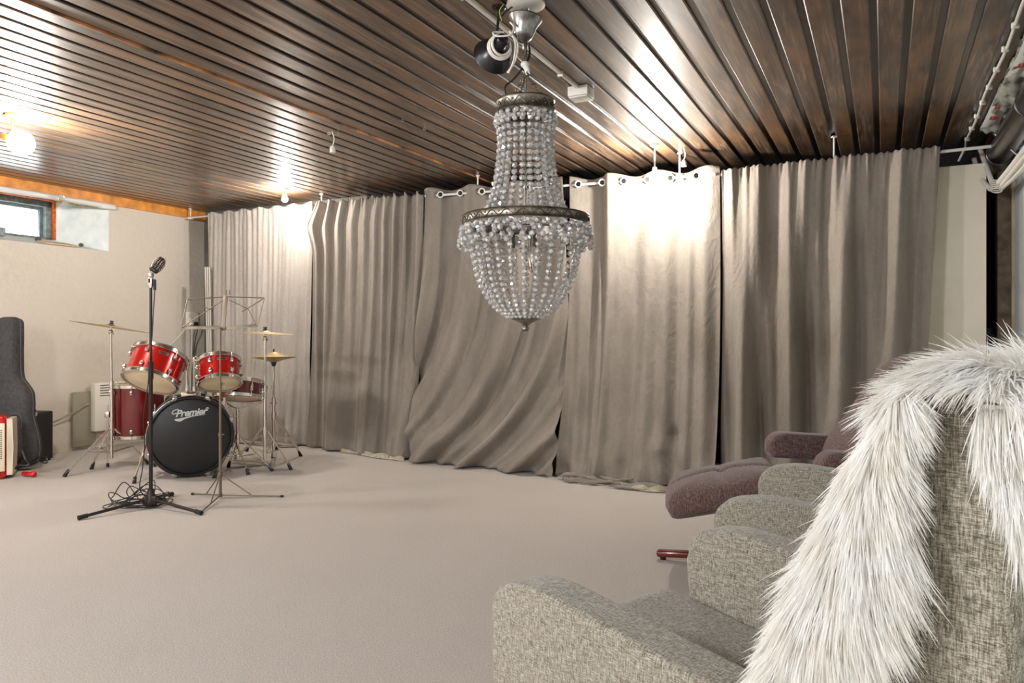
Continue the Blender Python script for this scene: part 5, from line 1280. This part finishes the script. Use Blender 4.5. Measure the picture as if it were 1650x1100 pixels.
# back: lofted along its height with a rounded head
secs = [(.34, 1.50, .25, .09), (.46, 1.50, .27, .10), (.56, 1.53, .285, .10), (.64, 1.588, .28, .088), (.74, 1.655, .265, .08), (.83, 1.705, .255, .08), (.90, 1.755, .24, .075), (.94, 1.79, .21, .065), (.966, 1.83, .16, .045), (.976, 1.86, .08, .02)]
vs = []; fs = []; n = 32
for (z, x, wy, wd) in secs:
    for j in range(n):
        a = 2*PI*j/n; c, s = math.cos(a), math.sin(a); vs.append((x+wd*abs(c)**.8*(1 if c > 0 else -1), 3.20+wy*abs(s)**.8*(1 if s > 0 else -1), z))
for i in range(len(secs)-1):
    for j in range(n): fs.append((i*n+j, i*n+(j+1) % n, (i+1)*n+(j+1) % n, (i+1)*n+j))
fs.append(tuple(range(n))[::-1]); fs.append(tuple((len(secs)-1)*n+j for j in range(n)))
b = MB(); b.add(vs, fs); o = b.build('backrest', M_['brown_tweed'], t, world=True, ang=180); o.modifiers.new('smooth', 'SUBSURF').render_levels = 2; o.modifiers[-1].levels = 1
b = MB(); b.tube(catmull([(1.715, 3.05, .93), (1.74, 3.0, .915), (1.77, 2.965, .88), (1.76, 2.945, .82)], 6), .004, 6); b.build('seam', M_['dark_seam'], t, world=True)
b = MB(); b.tube([(1.45, 3.2, .30), (1.45, 3.2, .08)], .03, 16); b.tube([(1.45, 3.2, .10), (1.45, 3.2, .03)], .045, 16); b.build('pedestal', M_['black_metal'], t, world=True)
for i in range(5):
    a = 2*PI*i/5+.5; d = Vector((math.cos(a), math.sin(a), 0)); b = MB(); c = Vector((1.45, 3.2, 0)); b.tube([c+d*.03+Vector((0, 0, .06)), c+d*.20+Vector((0, 0, .045)), c+d*.30+Vector((0, 0, .018))], [.028, .024, .016], 12); b.build('base_arm', M_['red_wood'], t, world=True)
# footstool
fc_ = Vector((.95, 3.33, 0)); t = thing('footstool', 'mauve brown tufted footstool on a reddish wooden cross base', 'footstool', tuple(fc_))
vs = []; fs = []; NX, NY = 30, 30
def fs_pt(i, j, up):
    x = i/NX*2-1; y = j/NY*2-1; px_ = x*(1-.10*abs(y)**3); py_ = y*(1-.10*abs(x)**3)
    e = max(abs(x), abs(y)); ed = max(0, 1-e**2.6)**.5
    g = -.020*math.exp(-(y/.07)**2)-.010*math.exp(-((y-.55)/.08)**2)*0-.014*math.exp(-((x)/.08)**2)*(1-abs(y)**2)
    zt = .385+.062*ed+(g*ed if up else 0)+.018*math.cos(y*PI*1.0)**2*ed*0
    zb = .345-.070*ed
    tilt = .055*x
    return Vector((fc_.x+px_*.245, fc_.y+py_*.275, (zt if up else zb)+tilt))
for up in (1, 0):
    for i in range(NX+1):
        for j in range(NY+1): vs.append(fs_pt(i, j, up))
K = (NX+1)*(NY+1)
for i in range(NX):
    for j in range(NY):
        a = i*(NY+1)+j; fs.append((a, a+1, a+NY+2, a+NY+1)); a += K; fs.append((a, a+NY+1, a+NY+2, a+1))
for i in range(NX):
    for j0 in (0, NY): a = i*(NY+1)+j0; fs.append((a, a+NY+1, a+NY+1+K, a+K))
for j in range(NY):
    for i0 in (0, NX): a = i0*(NY+1)+j; fs.append((a, a+1, a+1+K, a+K))
b = MB(); b.add(vs, fs, Matrix.Translation(fc_) @ Matrix.Rotation(math.radians(-14), 4, 'Z') @ Matrix.Translation(-fc_)); b.build('cushion', M_['brown_tweed'], t, world=True, ang=180)
b = MB(); b.tube([(fc_.x+.03, fc_.y, .30), (fc_.x+.03, fc_.y, .05)], .022, 14); b.box((fc_.x+.03, fc_.y, .305), (.2, .2, .02), bev=.004); b.build('pedestal', M_['black_metal'], t, world=True)
tipA = flr(1078, 884)
for a in (2.79, 4.05, 5.30, .28, 1.53):
    d = Vector((math.cos(a), math.sin(a), 0)); b = MB(); c = Vector((fc_.x+.03, fc_.y, 0)); L = .32
    fr = frame(c+d*(L/2)+Vector((0, 0, .038)), Vector((d.x*.06, d.y*.06, 1)), d); b.box((0, 0, 0), (L, .045, .032), fr, bev=.012, seg=3); b.build('base_arm', M_['red_wood'], t, world=True)
    b = MB(); b.tube([c+d*(L-.03)+Vector((0, 0, .025)), c+d*(L-.03)+Vector((0, 0, .001))], .014, 10); b.build('glide', M_['rubber'], t, world=True)
